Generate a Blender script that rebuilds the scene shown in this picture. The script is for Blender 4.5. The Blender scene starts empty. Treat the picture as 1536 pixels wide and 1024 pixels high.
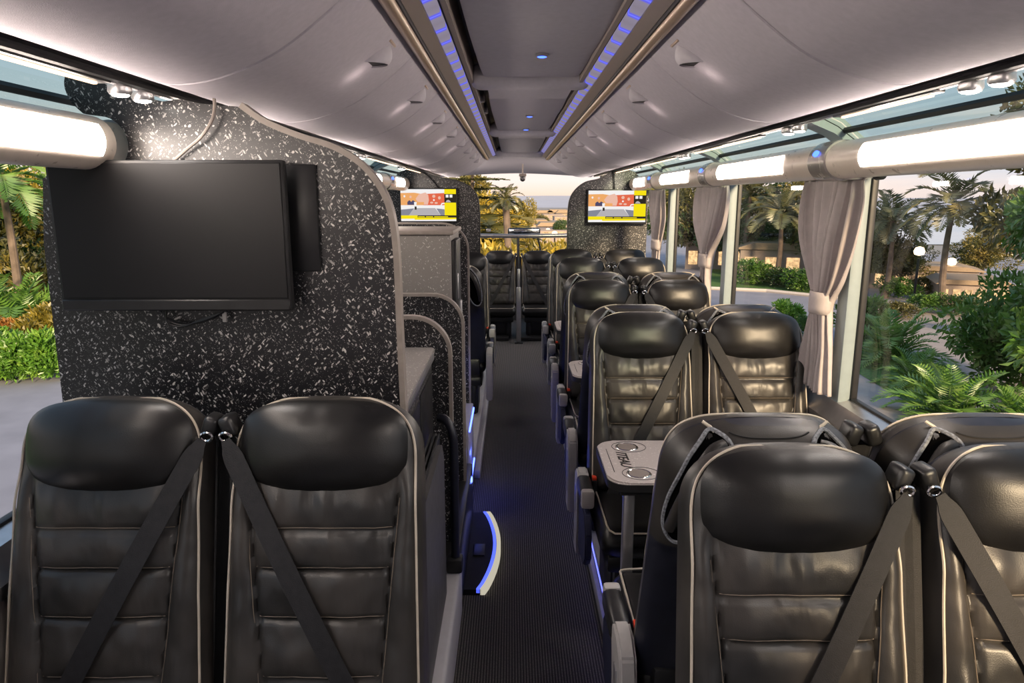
import bpy, bmesh, math, random
from mathutils import Vector, Matrix, noise as mnoise
C = bpy.context.scene.collection
PI = math.pi
rnd = random.Random(7)
CAM_Z = 1.82
TILT = math.radians(11.57)
F = 1050.0

# ---------------------------------------------------------------- camera
cd = bpy.data.cameras.new('camera'); cam = bpy.data.objects.new('camera', cd); C.objects.link(cam)
cam.location = (0, 0, CAM_Z); cam.rotation_euler = (PI/2 - TILT, 0, 0)
cd.sensor_width = 36; cd.lens = F*36/1536; cd.clip_start = 0.05; cd.clip_end = 3000
bpy.context.scene.camera = cam

def at(px, py, y):
    """a point in the world at distance y ahead, on the sight line of a photo position (authoring aid for far plants)"""
    u = (px-768)/F; v = (512-py)/F
    dy = math.cos(TILT)+v*math.sin(TILT); dz = -math.sin(TILT)+v*math.cos(TILT)
    k = y/dy
    return Vector((u*k, y, CAM_Z+dz*k))
GZ = -2.2
def ground_at(px, py):
    u = (px-768)/F; v = (512-py)/F
    dy = math.cos(TILT)+v*math.sin(TILT); dz = -math.sin(TILT)+v*math.cos(TILT)
    k = (GZ-CAM_Z)/dz
    return Vector((u*k, dy*k, GZ))

# ---------------------------------------------------------------- materials
def newmat(name):
    m = bpy.data.materials.new(name); m.use_nodes = True
    nt = m.node_tree; nt.nodes.clear()
    out = nt.nodes.new('ShaderNodeOutputMaterial')
    return m, nt, out
def N(nt, t, **kw):
    n = nt.nodes.new(t)
    for k, v in kw.items():
        if k.startswith('i_'):
            n.inputs[k[2:].replace('_', ' ')].default_value = v
        else:
            setattr(n, k, v)
    return n
def col(c): return (c[0], c[1], c[2], 1)
def hexc(r, g, b):
    f = lambda v: (v/255/12.92) if v/255 <= .04045 else ((v/255+.055)/1.055)**2.4
    return (f(r), f(g), f(b))
def ramp(nt, stops, interp='LINEAR'):
    r = nt.nodes.new('ShaderNodeValToRGB'); r.color_ramp.interpolation = interp
    e = r.color_ramp.elements
    while len(e) < len(stops): e.new(0.5)
    for i, (p, c) in enumerate(stops):
        e[i].position = p; e[i].color = col(c)
    return r
def pbr(name, c, rough=.5, metal=0., var=.15, scale=30., bump=0., bscale=200., coat=0., spec=.5, rvar=.08):
    m, nt, out = newmat(name)
    b = N(nt, 'ShaderNodeBsdfPrincipled')
    tc = N(nt, 'ShaderNodeTexCoord')
    n = N(nt, 'ShaderNodeTexNoise', i_Scale=scale, i_Detail=4.)
    nt.links.new(tc.outputs['Object'], n.inputs['Vector'])
    r = ramp(nt, [(.3, [v*(1-var) for v in c]), (.7, [min(1, v*(1+var)) for v in c])])
    nt.links.new(n.outputs['Fac'], r.inputs['Fac']); nt.links.new(r.outputs['Color'], b.inputs['Base Color'])
    mr = N(nt, 'ShaderNodeMapRange'); mr.inputs['To Min'].default_value = max(.02, rough-rvar); mr.inputs['To Max'].default_value = min(1, rough+rvar)
    nt.links.new(n.outputs['Fac'], mr.inputs['Value']); nt.links.new(mr.outputs['Result'], b.inputs['Roughness'])
    b.inputs['Metallic'].default_value = metal
    b.inputs['Specular IOR Level'].default_value = spec
    b.inputs['Coat Weight'].default_value = coat; b.inputs['Coat Roughness'].default_value = .15
    if bump:
        n2 = N(nt, 'ShaderNodeTexNoise', i_Scale=bscale, i_Detail=3.)
        nt.links.new(tc.outputs['Object'], n2.inputs['Vector'])
        bp = N(nt, 'ShaderNodeBump', i_Strength=bump, i_Distance=.002)
        nt.links.new(n2.outputs['Fac'], bp.inputs['Height']); nt.links.new(bp.outputs['Normal'], b.inputs['Normal'])
    nt.links.new(b.outputs[0], out.inputs[0])
    return m
def emit(name, c, s, var=.0):
    m, nt, out = newmat(name)
    e = N(nt, 'ShaderNodeEmission'); e.inputs['Strength'].default_value = s
    tc = N(nt, 'ShaderNodeTexCoord'); n = N(nt, 'ShaderNodeTexNoise', i_Scale=6.)
    nt.links.new(tc.outputs['Object'], n.inputs['Vector'])
    r = ramp(nt, [(.3, [v*(1-var) for v in c]), (.7, c)])
    nt.links.new(n.outputs['Fac'], r.inputs['Fac']); nt.links.new(r.outputs['Color'], e.inputs['Color'])
    nt.links.new(e.outputs[0], out.inputs[0]); return m
def leather(name, c0, c1, r0, r1, crease=.35):
    m, nt, out = newmat(name)
    b = N(nt, 'ShaderNodeBsdfPrincipled')
    tc = N(nt, 'ShaderNodeTexCoord')
    n = N(nt, 'ShaderNodeTexNoise', i_Scale=5., i_Detail=5., i_Distortion=.6)
    nt.links.new(tc.outputs['Object'], n.inputs['Vector'])
    r = ramp(nt, [(.35, c0), (.7, c1)])
    nt.links.new(n.outputs['Fac'], r.inputs['Fac']); nt.links.new(r.outputs['Color'], b.inputs['Base Color'])
    mr = N(nt, 'ShaderNodeMapRange'); mr.inputs['To Min'].default_value = r0; mr.inputs['To Max'].default_value = r1
    nt.links.new(n.outputs['Fac'], mr.inputs['Value']); nt.links.new(mr.outputs['Result'], b.inputs['Roughness'])
    b.inputs['Specular IOR Level'].default_value = .40
    g = N(nt, 'ShaderNodeTexVoronoi', i_Scale=420.)
    nt.links.new(tc.outputs['Object'], g.inputs['Vector'])
    b1 = N(nt, 'ShaderNodeBump', i_Strength=.12, i_Distance=.001)
    nt.links.new(g.outputs['Distance'], b1.inputs['Height'])
    mp = N(nt, 'ShaderNodeMapping'); mp.inputs['Scale'].default_value = (1.6, 1., .7)
    nt.links.new(tc.outputs['Object'], mp.inputs['Vector'])
    w = N(nt, 'ShaderNodeTexNoise', i_Scale=7., i_Detail=2., i_Distortion=.8)
    nt.links.new(mp.outputs[0], w.inputs['Vector'])
    b2 = N(nt, 'ShaderNodeBump', i_Strength=crease, i_Distance=.02)
    nt.links.new(w.outputs['Fac'], b2.inputs['Height']); nt.links.new(b1.outputs['Normal'], b2.inputs['Normal'])
    nt.links.new(b2.outputs['Normal'], b.inputs['Normal'])
    nt.links.new(b.outputs[0], out.inputs[0]); return m
def speckle(name, base, fleck, scale=85., amount=.5, rough=.3):
    m, nt, out = newmat(name)
    b = N(nt, 'ShaderNodeBsdfPrincipled'); b.inputs['Roughness'].default_value = rough
    tc = N(nt, 'ShaderNodeTexCoord')
    facs = []
    for (sc, st, rot, th, am) in ((scale, (1, 1, .42), (.3, .55, 0), .27, amount), (scale*.9, (.42, 1, 1.), (.2, .75, .3), .25, amount), (scale*2.1, (1, 1, 1), (0, 0, 0), .23, amount*.8)):
        m0 = N(nt, 'ShaderNodeMapping'); m0.inputs['Rotation'].default_value = rot
        nt.links.new(tc.outputs['Object'], m0.inputs['Vector'])
        mp = N(nt, 'ShaderNodeMapping'); mp.inputs['Scale'].default_value = st
        nt.links.new(m0.outputs[0], mp.inputs['Vector'])
        nz = N(nt, 'ShaderNodeTexNoise', i_Scale=25.)
        nt.links.new(mp.outputs[0], nz.inputs['Vector'])
        mx = N(nt, 'ShaderNodeVectorMath', operation='MULTIPLY_ADD'); mx.inputs[1].default_value = (.03, .03, .03)
        nt.links.new(nz.outputs['Color'], mx.inputs[0]); nt.links.new(mp.outputs[0], mx.inputs[2])
        v = N(nt, 'ShaderNodeTexVoronoi', i_Scale=sc); nt.links.new(mx.outputs[0], v.inputs['Vector'])
        lt = N(nt, 'ShaderNodeMath', operation='LESS_THAN'); lt.inputs[1].default_value = th
        nt.links.new(v.outputs['Distance'], lt.inputs[0])
        sp = N(nt, 'ShaderNodeSeparateColor'); nt.links.new(v.outputs['Color'], sp.inputs[0])
        l2 = N(nt, 'ShaderNodeMath', operation='LESS_THAN'); l2.inputs[1].default_value = am
        nt.links.new(sp.outputs[0], l2.inputs[0])
        mu = N(nt, 'ShaderNodeMath', operation='MULTIPLY'); nt.links.new(lt.outputs[0], mu.inputs[0]); nt.links.new(l2.outputs[0], mu.inputs[1])
        mv = N(nt, 'ShaderNodeMath', operation='MULTIPLY'); nt.links.new(mu.outputs[0], mv.inputs[0]); nt.links.new(sp.outputs[1], mv.inputs[1])
        facs.append(mv)
    a = N(nt, 'ShaderNodeMath', operation='MAXIMUM'); nt.links.new(facs[0].outputs[0], a.inputs[0]); nt.links.new(facs[1].outputs[0], a.inputs[1])
    a2 = N(nt, 'ShaderNodeMath', operation='MAXIMUM'); nt.links.new(a.outputs[0], a2.inputs[0]); nt.links.new(facs[2].outputs[0], a2.inputs[1])
    mixc = N(nt, 'ShaderNodeMix', data_type='RGBA'); mixc.inputs[6].default_value = col(base); mixc.inputs[7].default_value = col(fleck)
    nt.links.new(a2.outputs[0], mixc.inputs[0]); nt.links.new(mixc.outputs[2], b.inputs['Base Color'])
    nt.links.new(b.outputs[0], out.inputs[0]); return m
def glass(name, tint, refl=.5, haze=0.0):
    m, nt, out = newmat(name)
    t = N(nt, 'ShaderNodeBsdfTransparent')
    tc = N(nt, 'ShaderNodeTexCoord'); n = N(nt, 'ShaderNodeTexNoise', i_Scale=.7)
    nt.links.new(tc.outputs['Object'], n.inputs['Vector'])
    r = ramp(nt, [(.3, [v*.985 for v in tint]), (.7, tint)])
    nt.links.new(n.outputs['Fac'], r.inputs['Fac']); nt.links.new(r.outputs['Color'], t.inputs['Color'])
    g = N(nt, 'ShaderNodeBsdfGlossy'); g.inputs['Roughness'].default_value = .02; g.inputs['Color'].default_value = (.9, .95, 1, 1)
    lw = N(nt, 'ShaderNodeLayerWeight'); lw.inputs['Blend'].default_value = .25
    mu = N(nt, 'ShaderNodeMath', operation='MULTIPLY'); mu.inputs[1].default_value = refl
    nt.links.new(lw.outputs['Fresnel'], mu.inputs[0])
    mx = N(nt, 'ShaderNodeMixShader'); nt.links.new(mu.outputs[0], mx.inputs[0]); nt.links.new(t.outputs[0], mx.inputs[1]); nt.links.new(g.outputs[0], mx.inputs[2])
    nt.links.new(mx.outputs[0], out.inputs[0]); return m
def leaf(name, a, b_, c_, trans=.35, gloss=.08):
    m, nt, out = newmat(name)
    oi = N(nt, 'ShaderNodeObjectInfo'); tc = N(nt, 'ShaderNodeTexCoord')
    n = N(nt, 'ShaderNodeTexNoise', i_Scale=3.5, i_Detail=6.)
    nt.links.new(tc.outputs['Object'], n.inputs['Vector'])
    r = ramp(nt, [(.30, a), (.5, b_), (.72, c_)])
    ad = N(nt, 'ShaderNodeMath', operation='MULTIPLY_ADD'); ad.inputs[1].default_value = .12; 
    nt.links.new(oi.outputs['Random'], ad.inputs[0]); nt.links.new(n.outputs['Fac'], ad.inputs[2])
    sb = N(nt, 'ShaderNodeMath', operation='SUBTRACT'); sb.inputs[1].default_value = .06
    nt.links.new(ad.outputs[0], sb.inputs[0])
    nt.links.new(sb.outputs[0], r.inputs['Fac'])
    d = N(nt, 'ShaderNodeBsdfDiffuse'); t = N(nt, 'ShaderNodeBsdfTranslucent'); g = N(nt, 'ShaderNodeBsdfGlossy'); g.inputs['Roughness'].default_value = .4
    nt.links.new(r.outputs['Color'], d.inputs['Color']); nt.links.new(r.outputs['Color'], t.inputs['Color'])
    m1 = N(nt, 'ShaderNodeMixShader'); m1.inputs[0].default_value = trans
    nt.links.new(d.outputs[0], m1.inputs[1]); nt.links.new(t.outputs[0], m1.inputs[2])
    m2 = N(nt, 'ShaderNodeMixShader'); m2.inputs[0].default_value = gloss
    nt.links.new(m1.outputs[0], m2.inputs[1]); nt.links.new(g.outputs[0], m2.inputs[2])
    nt.links.new(m2.outputs[0], out.inputs[0]); return m

M = {}
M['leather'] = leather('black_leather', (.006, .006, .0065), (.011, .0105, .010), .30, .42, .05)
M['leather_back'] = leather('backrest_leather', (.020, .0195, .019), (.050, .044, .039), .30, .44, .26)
M['leather_soft'] = leather('rear_leather', (.018, .017, .016), (.034, .030, .027), .33, .45, .08)
M['piping'] = pbr('cream_piping', (.50, .44, .36), .45, var=.08)
M['stitch'] = pbr('stitch_thread', (.16, .13, .10), .7)
M['shell'] = pbr('seat_shell_plastic', (.010, .011, .020), .38, var=.2)
M['navy'] = pbr('navy_mesh_cloth', (.018, .022, .06), .6, bump=.6, bscale=260)
M['blackpl'] = pbr('black_plastic', (.012, .012, .013), .35)
M['darkvoid'] = pbr('dark_lining', (.006, .006, .007), .8)
M['void'] = pbr('handle_recess_dark', (.0012, .0012, .0013), .95, spec=.02)  # near-black colour paints the shade of a hollow onto the seat back
M['belt'] = pbr('seat_belt_webbing', (.020, .0195, .021), .55, var=.2, scale=60, bump=.4, bscale=500, spec=.25)
M['chrome'] = pbr('chrome', (.75, .73, .72), .12, metal=1, var=.04, rvar=.04)
M['alu'] = pbr('brushed_aluminium', (.50, .49, .50), .32, metal=.85, var=.06)
M['greypl'] = pbr('grey_armrest_plastic', (.42, .40, .39), .42, var=.06)
M['plinth'] = pbr('plinth_grey', (.46, .45, .48), .42, var=.05)
M['red'] = pbr('red_plastic', (.6, .05, .02), .35)
M['speck'] = speckle('black_speckled_laminate', (.011, .011, .013), (.66, .63, .60), 125, .75, .33)
M['speckg'] = speckle('grey_speckled_laminate', (.24, .22, .205), (.62, .58, .54), 110, .35, .4)
M['speckt'] = speckle('table_speckled_laminate', (.46, .41, .39), (.75, .70, .67), 95, .35, .32)
M['trimtaupe'] = pbr('taupe_edge_trim', (.26, .225, .20), .45, var=.12)
M['monitor'] = pbr('monitor_screen_off', (.010, .010, .011), .45, var=.1, scale=4, rvar=.05, spec=.22)
M['bezel'] = pbr('monitor_bezel', (.018, .018, .019), .45, spec=.3)
M['ceil'] = pbr('ceiling_fabric', (.41, .385, .43), .85, var=.05, scale=60, bump=.25, bscale=500)
M['ceilc'] = pbr('ceiling_centre_panel', (.50, .48, .52), .7, var=.05, scale=50, bump=.2, bscale=500)
M['bronze'] = pbr('bronze_rail', (.42, .31, .23), .33, metal=.55, var=.06)
M['bronze2'] = pbr('warm_grey_strip', (.26, .22, .20), .45, metal=.2, var=.06)
M['blk'] = pbr('black_channel', (.010, .010, .011), .5)
M['roof'] = pbr('roof_shell_dark', (.03, .03, .03), .8)
M['curtain'] = pbr('taupe_curtain_cloth', (.45, .405, .40), .85, var=.07, scale=25, bump=.2, bscale=400)
M['pillar'] = pbr('pillar_grey_blue', (.27, .33, .35), .5, var=.04)
M['wall'] = pbr('side_wall_grey', (.19, .175, .165), .5, var=.06)
M['walld'] = pbr('side_wall_dark', (.06, .058, .058), .5, var=.06)
M['rubber'] = pbr('window_rubber', (.012, .012, .013), .5)
M['housing'] = pbr('cream_lamp_housing', (.66, .58, .50), .30, metal=.1, var=.04)
M['collar'] = pbr('lamp_collar_grey', (.34, .31, .29), .25, metal=.5, var=.05)
M['lamp'] = emit('lamp_diffuser', (1.0, .85, .74), 40.0)
M['ledw'] = emit('warm_led_strip', (1.0, .68, .44), 2.6)
M['ledspot'] = emit('reading_light_lens', (1.0, .93, .85), 20.0)
M['ledb'] = emit('blue_led', (.05, .12, 1.0), 5.0)
M['ledbs'] = emit('blue_strip_light', (.08, .12, 1.0), 1.8)
M['ledglow'] = emit('blue_floor_glow', (.06, .10, 1.0), 9.0)
M['ledglow2'] = emit('blue_plinth_glow', (.10, .12, 1.0), 4.0)
M['ledwh'] = emit('white_step_light', (1.0, .92, .72), .55)
M['glass'] = glass('window_glass', (.97, .985, .985), .04)
M['glasst'] = glass('skylight_glass', (.50, .66, .66), .15)
# purple dashed strip
def led_strip_mat():
    m, nt, out = newmat('dashed_purple_led_strip')
    tc = N(nt, 'ShaderNodeTexCoord'); sx = N(nt, 'ShaderNodeSeparateXYZ'); nt.links.new(tc.outputs['Object'], sx.inputs[0])
    mu = N(nt, 'ShaderNodeMath', operation='MULTIPLY'); mu.inputs[1].default_value = 1/.16; nt.links.new(sx.outputs['Y'], mu.inputs[0])
    fr = N(nt, 'ShaderNodeMath', operation='FRACT'); nt.links.new(mu.outputs[0], fr.inputs[0])
    r = ramp(nt, [(0, (.22, .19, .24)), (.34, (.24, .21, .28)), (.44, (.10, .10, .80)), (.50, (.20, .22, 1.0)), (.56, (.10, .10, .80)), (.66, (.24, .21, .28)), (1, (.22, .19, .24))])
    nt.links.new(fr.outputs[0], r.inputs['Fac'])
    e = N(nt, 'ShaderNodeEmission'); e.inputs['Strength'].default_value = 1.1; nt.links.new(r.outputs['Color'], e.inputs['Color'])
    nt.links.new(e.outputs[0], out.inputs[0]); return m
M['ledp'] = led_strip_mat()
def carpet_mat():
    m, nt, out = newmat('ribbed_dark_carpet')
    b = N(nt, 'ShaderNodeBsdfPrincipled'); b.inputs['Roughness'].default_value = .95; b.inputs['Specular IOR Level'].default_value = .15
    tc = N(nt, 'ShaderNodeTexCoord')
    w = N(nt, 'ShaderNodeTexWave', wave_type='BANDS', bands_direction='X', i_Scale=28., i_Distortion=.6, i_Detail=2.)
    w.inputs['Detail Scale'].default_value = 6
    nt.links.new(tc.outputs['Object'], w.inputs['Vector'])
    n = N(nt, 'ShaderNodeTexNoise', i_Scale=160., i_Detail=4.); nt.links.new(tc.outputs['Object'], n.inputs['Vector'])
    mu = N(nt, 'ShaderNodeMath', operation='MULTIPLY'); nt.links.new(w.outputs['Fac'], mu.inputs[0]); nt.links.new(n.outputs['Fac'], mu.inputs[1])
    r = ramp(nt, [(.05, (.045, .044, .045)), (.35, (.12, .114, .111)), (.7, (.23, .21, .195))])
    nt.links.new(mu.outputs[0], r.inputs['Fac']); nt.links.new(r.outputs['Color'], b.inputs['Base Color'])
    bp = N(nt, 'ShaderNodeBump', i_Strength=.6, i_Distance=.004); nt.links.new(mu.outputs[0], bp.inputs['Height']); nt.links.new(bp.outputs['Normal'], b.inputs['Normal'])
    nt.links.new(b.outputs[0], out.inputs[0]); return m
M['carpet'] = carpet_mat()
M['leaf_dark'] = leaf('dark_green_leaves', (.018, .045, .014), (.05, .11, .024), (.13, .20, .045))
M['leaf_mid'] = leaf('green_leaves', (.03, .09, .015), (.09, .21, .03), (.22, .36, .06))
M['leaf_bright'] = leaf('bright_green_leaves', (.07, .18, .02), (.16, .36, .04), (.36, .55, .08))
M['leaf_yellow'] = leaf('golden_leaves', (.10, .09, .013), (.32, .25, .028), (.78, .55, .06))  # warm low light is put into this leaf colour
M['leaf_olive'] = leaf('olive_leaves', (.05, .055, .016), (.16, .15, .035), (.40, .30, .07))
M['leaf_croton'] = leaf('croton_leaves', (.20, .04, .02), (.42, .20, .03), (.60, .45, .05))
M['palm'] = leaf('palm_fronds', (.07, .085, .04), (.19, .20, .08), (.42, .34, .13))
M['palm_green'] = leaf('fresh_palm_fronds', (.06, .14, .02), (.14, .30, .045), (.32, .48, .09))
M['bark'] = pbr('palm_bark', (.16, .12, .095), .9, var=.35, scale=14)
M['asphalt'] = pbr('road_asphalt', (.27, .27, .32), .8, var=.10, scale=1.5)
M['paving'] = pbr('pale_paving', (.36, .31, .29), .8, var=.10, scale=2)
M['lawn'] = pbr('lawn_grass', (.07, .16, .03), .95, var=.5, scale=20)
M['kerb'] = pbr('kerb_stone', (.5, .45, .42), .8, var=.1)
M['water'] = pbr('bay_water', (.25, .33, .44), .12, var=.1, scale=.05)
M['hill'] = pbr('hazy_hill', (.36, .38, .46), 1, var=.12, scale=.02)  # lavender distance haze is put into the hill colour
M['hillgreen'] = pbr('wooded_hill', (.26, .24, .23), 1, var=.3, scale=.05)  # ground colour with the far haze painted in
M['bld'] = pbr('pale_building_wall', (.34, .27, .23), .8, var=.1)
M['lit'] = emit('warm_lit_windows', (1.0, .62, .30), 1.6, .6)
M['litw'] = emit('warm_lamp_globe', (1.0, .70, .40), 5.0)
M['canvas'] = pbr('canvas_roof', (.34, .25, .17), .8)
# ---------------------------------------------------------------- mesh helpers
def sel_new(bm, before): return [v for v in bm.verts if v not in before]
def rbox(bm, x0, x1, y0, y1, z0, z1, r=.0, seg=2, mat=None):
    t = bmesh.new()
    bmesh.ops.create_cube(t, size=1)
    for v in t.verts:
        v.co = Vector((x0+(v.co.x+.5)*(x1-x0), y0+(v.co.y+.5)*(y1-y0), z0+(v.co.z+.5)*(z1-z0)))
    if r > 0:
        bmesh.ops.bevel(t, geom=t.edges[:], offset=min(r, .49*min(x1-x0, y1-y0, z1-z0)), segments=seg, affect='EDGES', profile=.5)
    merge(bm, t, mat)
def merge(bm, t, mat=None, mi=None):
    mp = {}
    for v in t.verts: mp[v] = bm.verts.new(mat @ v.co if mat is not None else v.co)
    for f in t.faces:
        try:
            nf = bm.faces.new([mp[v] for v in f.verts]); nf.smooth = f.smooth
            nf.material_index = f.material_index if mi is None else mi
        except ValueError: pass
    t.free()
def tube(bm, pts, r, n=10, cap=True):
    pts = [Vector(p) for p in pts]
    rs = r if isinstance(r, (list, tuple)) else [r]*len(pts)
    rings = []
    t0 = (pts[1]-pts[0]).normalized()
    up = Vector((0, 0, 1)) if abs(t0.z) < .9 else Vector((1, 0, 0))
    a = t0.cross(up).normalized(); b = t0.cross(a).normalized()
    for i, p in enumerate(pts):
        if i == 0: t = pts[1]-pts[0]
        elif i == len(pts)-1: t = pts[-1]-pts[-2]
        else: t = (pts[i+1]-pts[i]).normalized()+(pts[i]-pts[i-1]).normalized()
        t.normalize()
        a = (a-t*a.dot(t)).normalized(); b = t.cross(a).normalized()
        rings.append([bm.verts.new(p+rs[i]*(math.cos(2*PI*k/n)*a+math.sin(2*PI*k/n)*b)) for k in range(n)])
    for i in range(len(rings)-1):
        for k in range(n):
            bm.faces.new((rings[i][k], rings[i][(k+1) % n], rings[i+1][(k+1) % n], rings[i+1][k]))
    if cap:
        bm.faces.new(rings[0][::-1]); bm.faces.new(rings[-1])
def gridfaces(bm, rows, close=False):
    vs = [[bm.verts.new(p) for p in r] for r in rows]
    for i in range(len(vs)-1):
        m = len(vs[i])
        for k in range(m if close else m-1):
            bm.faces.new((vs[i][k], vs[i][(k+1) % m], vs[i+1][(k+1) % m], vs[i+1][k]))
    return vs
def lathe(bm, prof, n=24, axis='z', loc=(0, 0, 0), cap=True):
    loc = Vector(loc); rows = []
    for (r, h) in prof:
        row = []
        for k in range(n):
            a = 2*PI*k/n; c, s = r*math.cos(a), r*math.sin(a)
            row.append(loc + (Vector((c, s, h)) if axis == 'z' else Vector((c, h, s)) if axis == 'y' else Vector((h, c, s))))
        rows.append(row)
    vs = gridfaces(bm, rows, True)
    if cap:
        bm.faces.new(vs[0][::-1]); bm.faces.new(vs[-1])
def prism(bm, poly, axis, a0, a1):
    """extrude a 2D polygon; axis 'y': poly=(x,z); axis 'x': poly=(y,z); axis 'z': poly=(x,y)"""
    def P(p, a):
        return (p[0], a, p[1]) if axis == 'y' else (a, p[0], p[1]) if axis == 'x' else (p[0], p[1], a)
    A = [bm.verts.new(P(p, a0)) for p in poly]; B = [bm.verts.new(P(p, a1)) for p in poly]
    n = len(poly)
    bm.faces.new(A); bm.faces.new(B[::-1])
    for k in range(n): bm.faces.new((A[k], B[k], B[(k+1) % n], A[(k+1) % n]))
def smoothpath(pts, n=8, closed=False):
    pts = [Vector(p) for p in pts]; out = []
    m = len(pts)
    for i in range(m if closed else m-1):
        g = lambda j: pts[j % m] if closed else pts[max(0, min(m-1, j))]
        p0, p1, p2, p3 = g(i-1), g(i), g(i+1), g(i+2)
        for k in range(n):
            t = k/n
            out.append(.5*((2*p1)+(-p0+p2)*t+(2*p0-5*p1+4*p2-p3)*t*t+(-p0+3*p1-3*p2+p3)*t**3))
    if not closed: out.append(pts[-1])
    return out
def mesh(name, bm, mat, smooth=True, angle=40):
    bmesh.ops.remove_doubles(bm, verts=bm.verts, dist=1e-6)
    bmesh.ops.recalc_face_normals(bm, faces=bm.faces)
    me = bpy.data.meshes.new(name); 
    for f in bm.faces: f.smooth = smooth
    if smooth:
        ca = math.radians(angle)
        for e in bm.edges:
            if len(e.link_faces) == 2 and e.calc_face_angle(0) > ca: e.smooth = False
    bm.to_mesh(me); bm.free()
    for m in (mat if isinstance(mat, (list, tuple)) else [mat]): me.materials.append(m)
    return me
def link(name, me, parent=None, loc=None):
    o = bpy.data.objects.new(name, me); C.objects.link(o)
    if parent is not None: o.parent = parent
    if loc is not None: o.location = loc
    return o
def obj(name, bm, mat, parent=None, smooth=True, loc=None, angle=40):
    return link(name, mesh(name, bm, mat, smooth, angle), parent, loc)
def tag(o, label, cat, group=None, kind=None):
    o['label'] = label; o['category'] = cat
    if group: o['group'] = group
    if kind: o['kind'] = kind
    return o
def thing(name, label, cat, loc=(0, 0, 0), rotz=0, group=None):
    o = bpy.data.objects.new(name, None); C.objects.link(o); o.empty_display_size = .1
    o.location = loc; o.rotation_euler = (0, 0, rotz)
    return tag(o, label, cat, group)
def struct(name, bm, mat, parent=None, smooth=False):
    o = obj(name, bm, mat, parent, smooth)
    if parent is None: o['kind'] = 'structure'
    return o
def dup(root, loc, rotz, label, group=None):
    def cp(o, p):
        c = o.copy(); C.objects.link(c)
        if p is not None: c.parent = p
        for ch in list(o.children): cp(ch, c)
        return c
    r = cp(root, None); r.location = loc; r.rotation_euler = (0, 0, rotz); r['label'] = label
    if group: r['group'] = group
    return r

# ---------------------------------------------------------------- seats
H = .80; BZ = .42; REC = math.radians(14)
def L(x, d, z):
    return Vector((x, -d*math.cos(REC)+z*math.sin(REC), BZ+z*math.cos(REC)+d*math.sin(REC)))
def Wd(z):
    w = .240-.020*min(1, max(0, z/H))
    zc = H-.15
    if z > zc: w *= max(0, 1-((z-zc)/(H-zc))**2.8)**(1/2.8)
    return w
def seam_x(z): return .120+.050*min(1, max(0, z/.58))
SEAMS = (.165, .297, .408, .497)
def sstep(a, b, x):
    t = min(1, max(0, (x-a)/(b-a))); return t*t*(3-2*t)
def front(u, z):
    x = u*Wd(z)
    tz = max(0, (z-.5)/(H-.5)); tb = max(0, (.08-z)/.08)
    rim = max(0, 1-abs(u)**6)**.5*max(0, 1-tz**7)**.5*max(0.0, 1-tb**3)**.5
    d = .075
    ax = abs(x); sx = seam_x(z)
    low = 1-sstep(.54, .66, z)
    if ax > sx: d += low*.030*math.sin(PI*min(1, (ax-sx)/max(.02, (Wd(z)-sx)))*.75)
    else:
        zs = [0]+list(SEAMS)+[.60]
        for i in range(len(zs)-1):
            if zs[i] <= z <= zs[i+1]:
                d += low*.012*math.sin(PI*(z-zs[i])/(zs[i+1]-zs[i]))**.5*(1-(ax/sx)**4)
        for s in SEAMS: d -= .007*math.exp(-((z-s)/.005)**2)
    d -= low*.008*math.exp(-((ax-sx)/.0045)**2)
    # soft creases in the lower panels
    d += low*.006*mnoise.noise(Vector((x*14+3, z*9, 1.3)))+low*.003*mnoise.noise(Vector((x*30, z*22, 4)))
    return d*rim
def rear(u, z, big=0):
    if big:
        tz = max(0, (z-.58)/(H-.58))
        return (.045+.070*sstep(.40, .60, z))*max(0, 1-abs(u)**4)**.5*max(0, 1-tz**4.0)**.55
    tz = max(0, (z-.5)/(H-.5))
    return (.045+.015*sstep(.45, .62, z))*max(0, 1-abs(u)**5)**.5*max(0, 1-tz**7)**.5
def usamp(n): return [math.sin(PI/2*(2*k/n-1)) if True else 0 for k in range(n+1)]
def us2(n):
    o = []
    for k in range(n+1):
        s = 2*k/n-1
        o.append(s*.6+.4*math.sin(PI/2*s))
    return o
def zs2(n):
    return [H*(1-(1-k/n)**1.35) for k in range(n+1)]
MESH = {}
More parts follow.
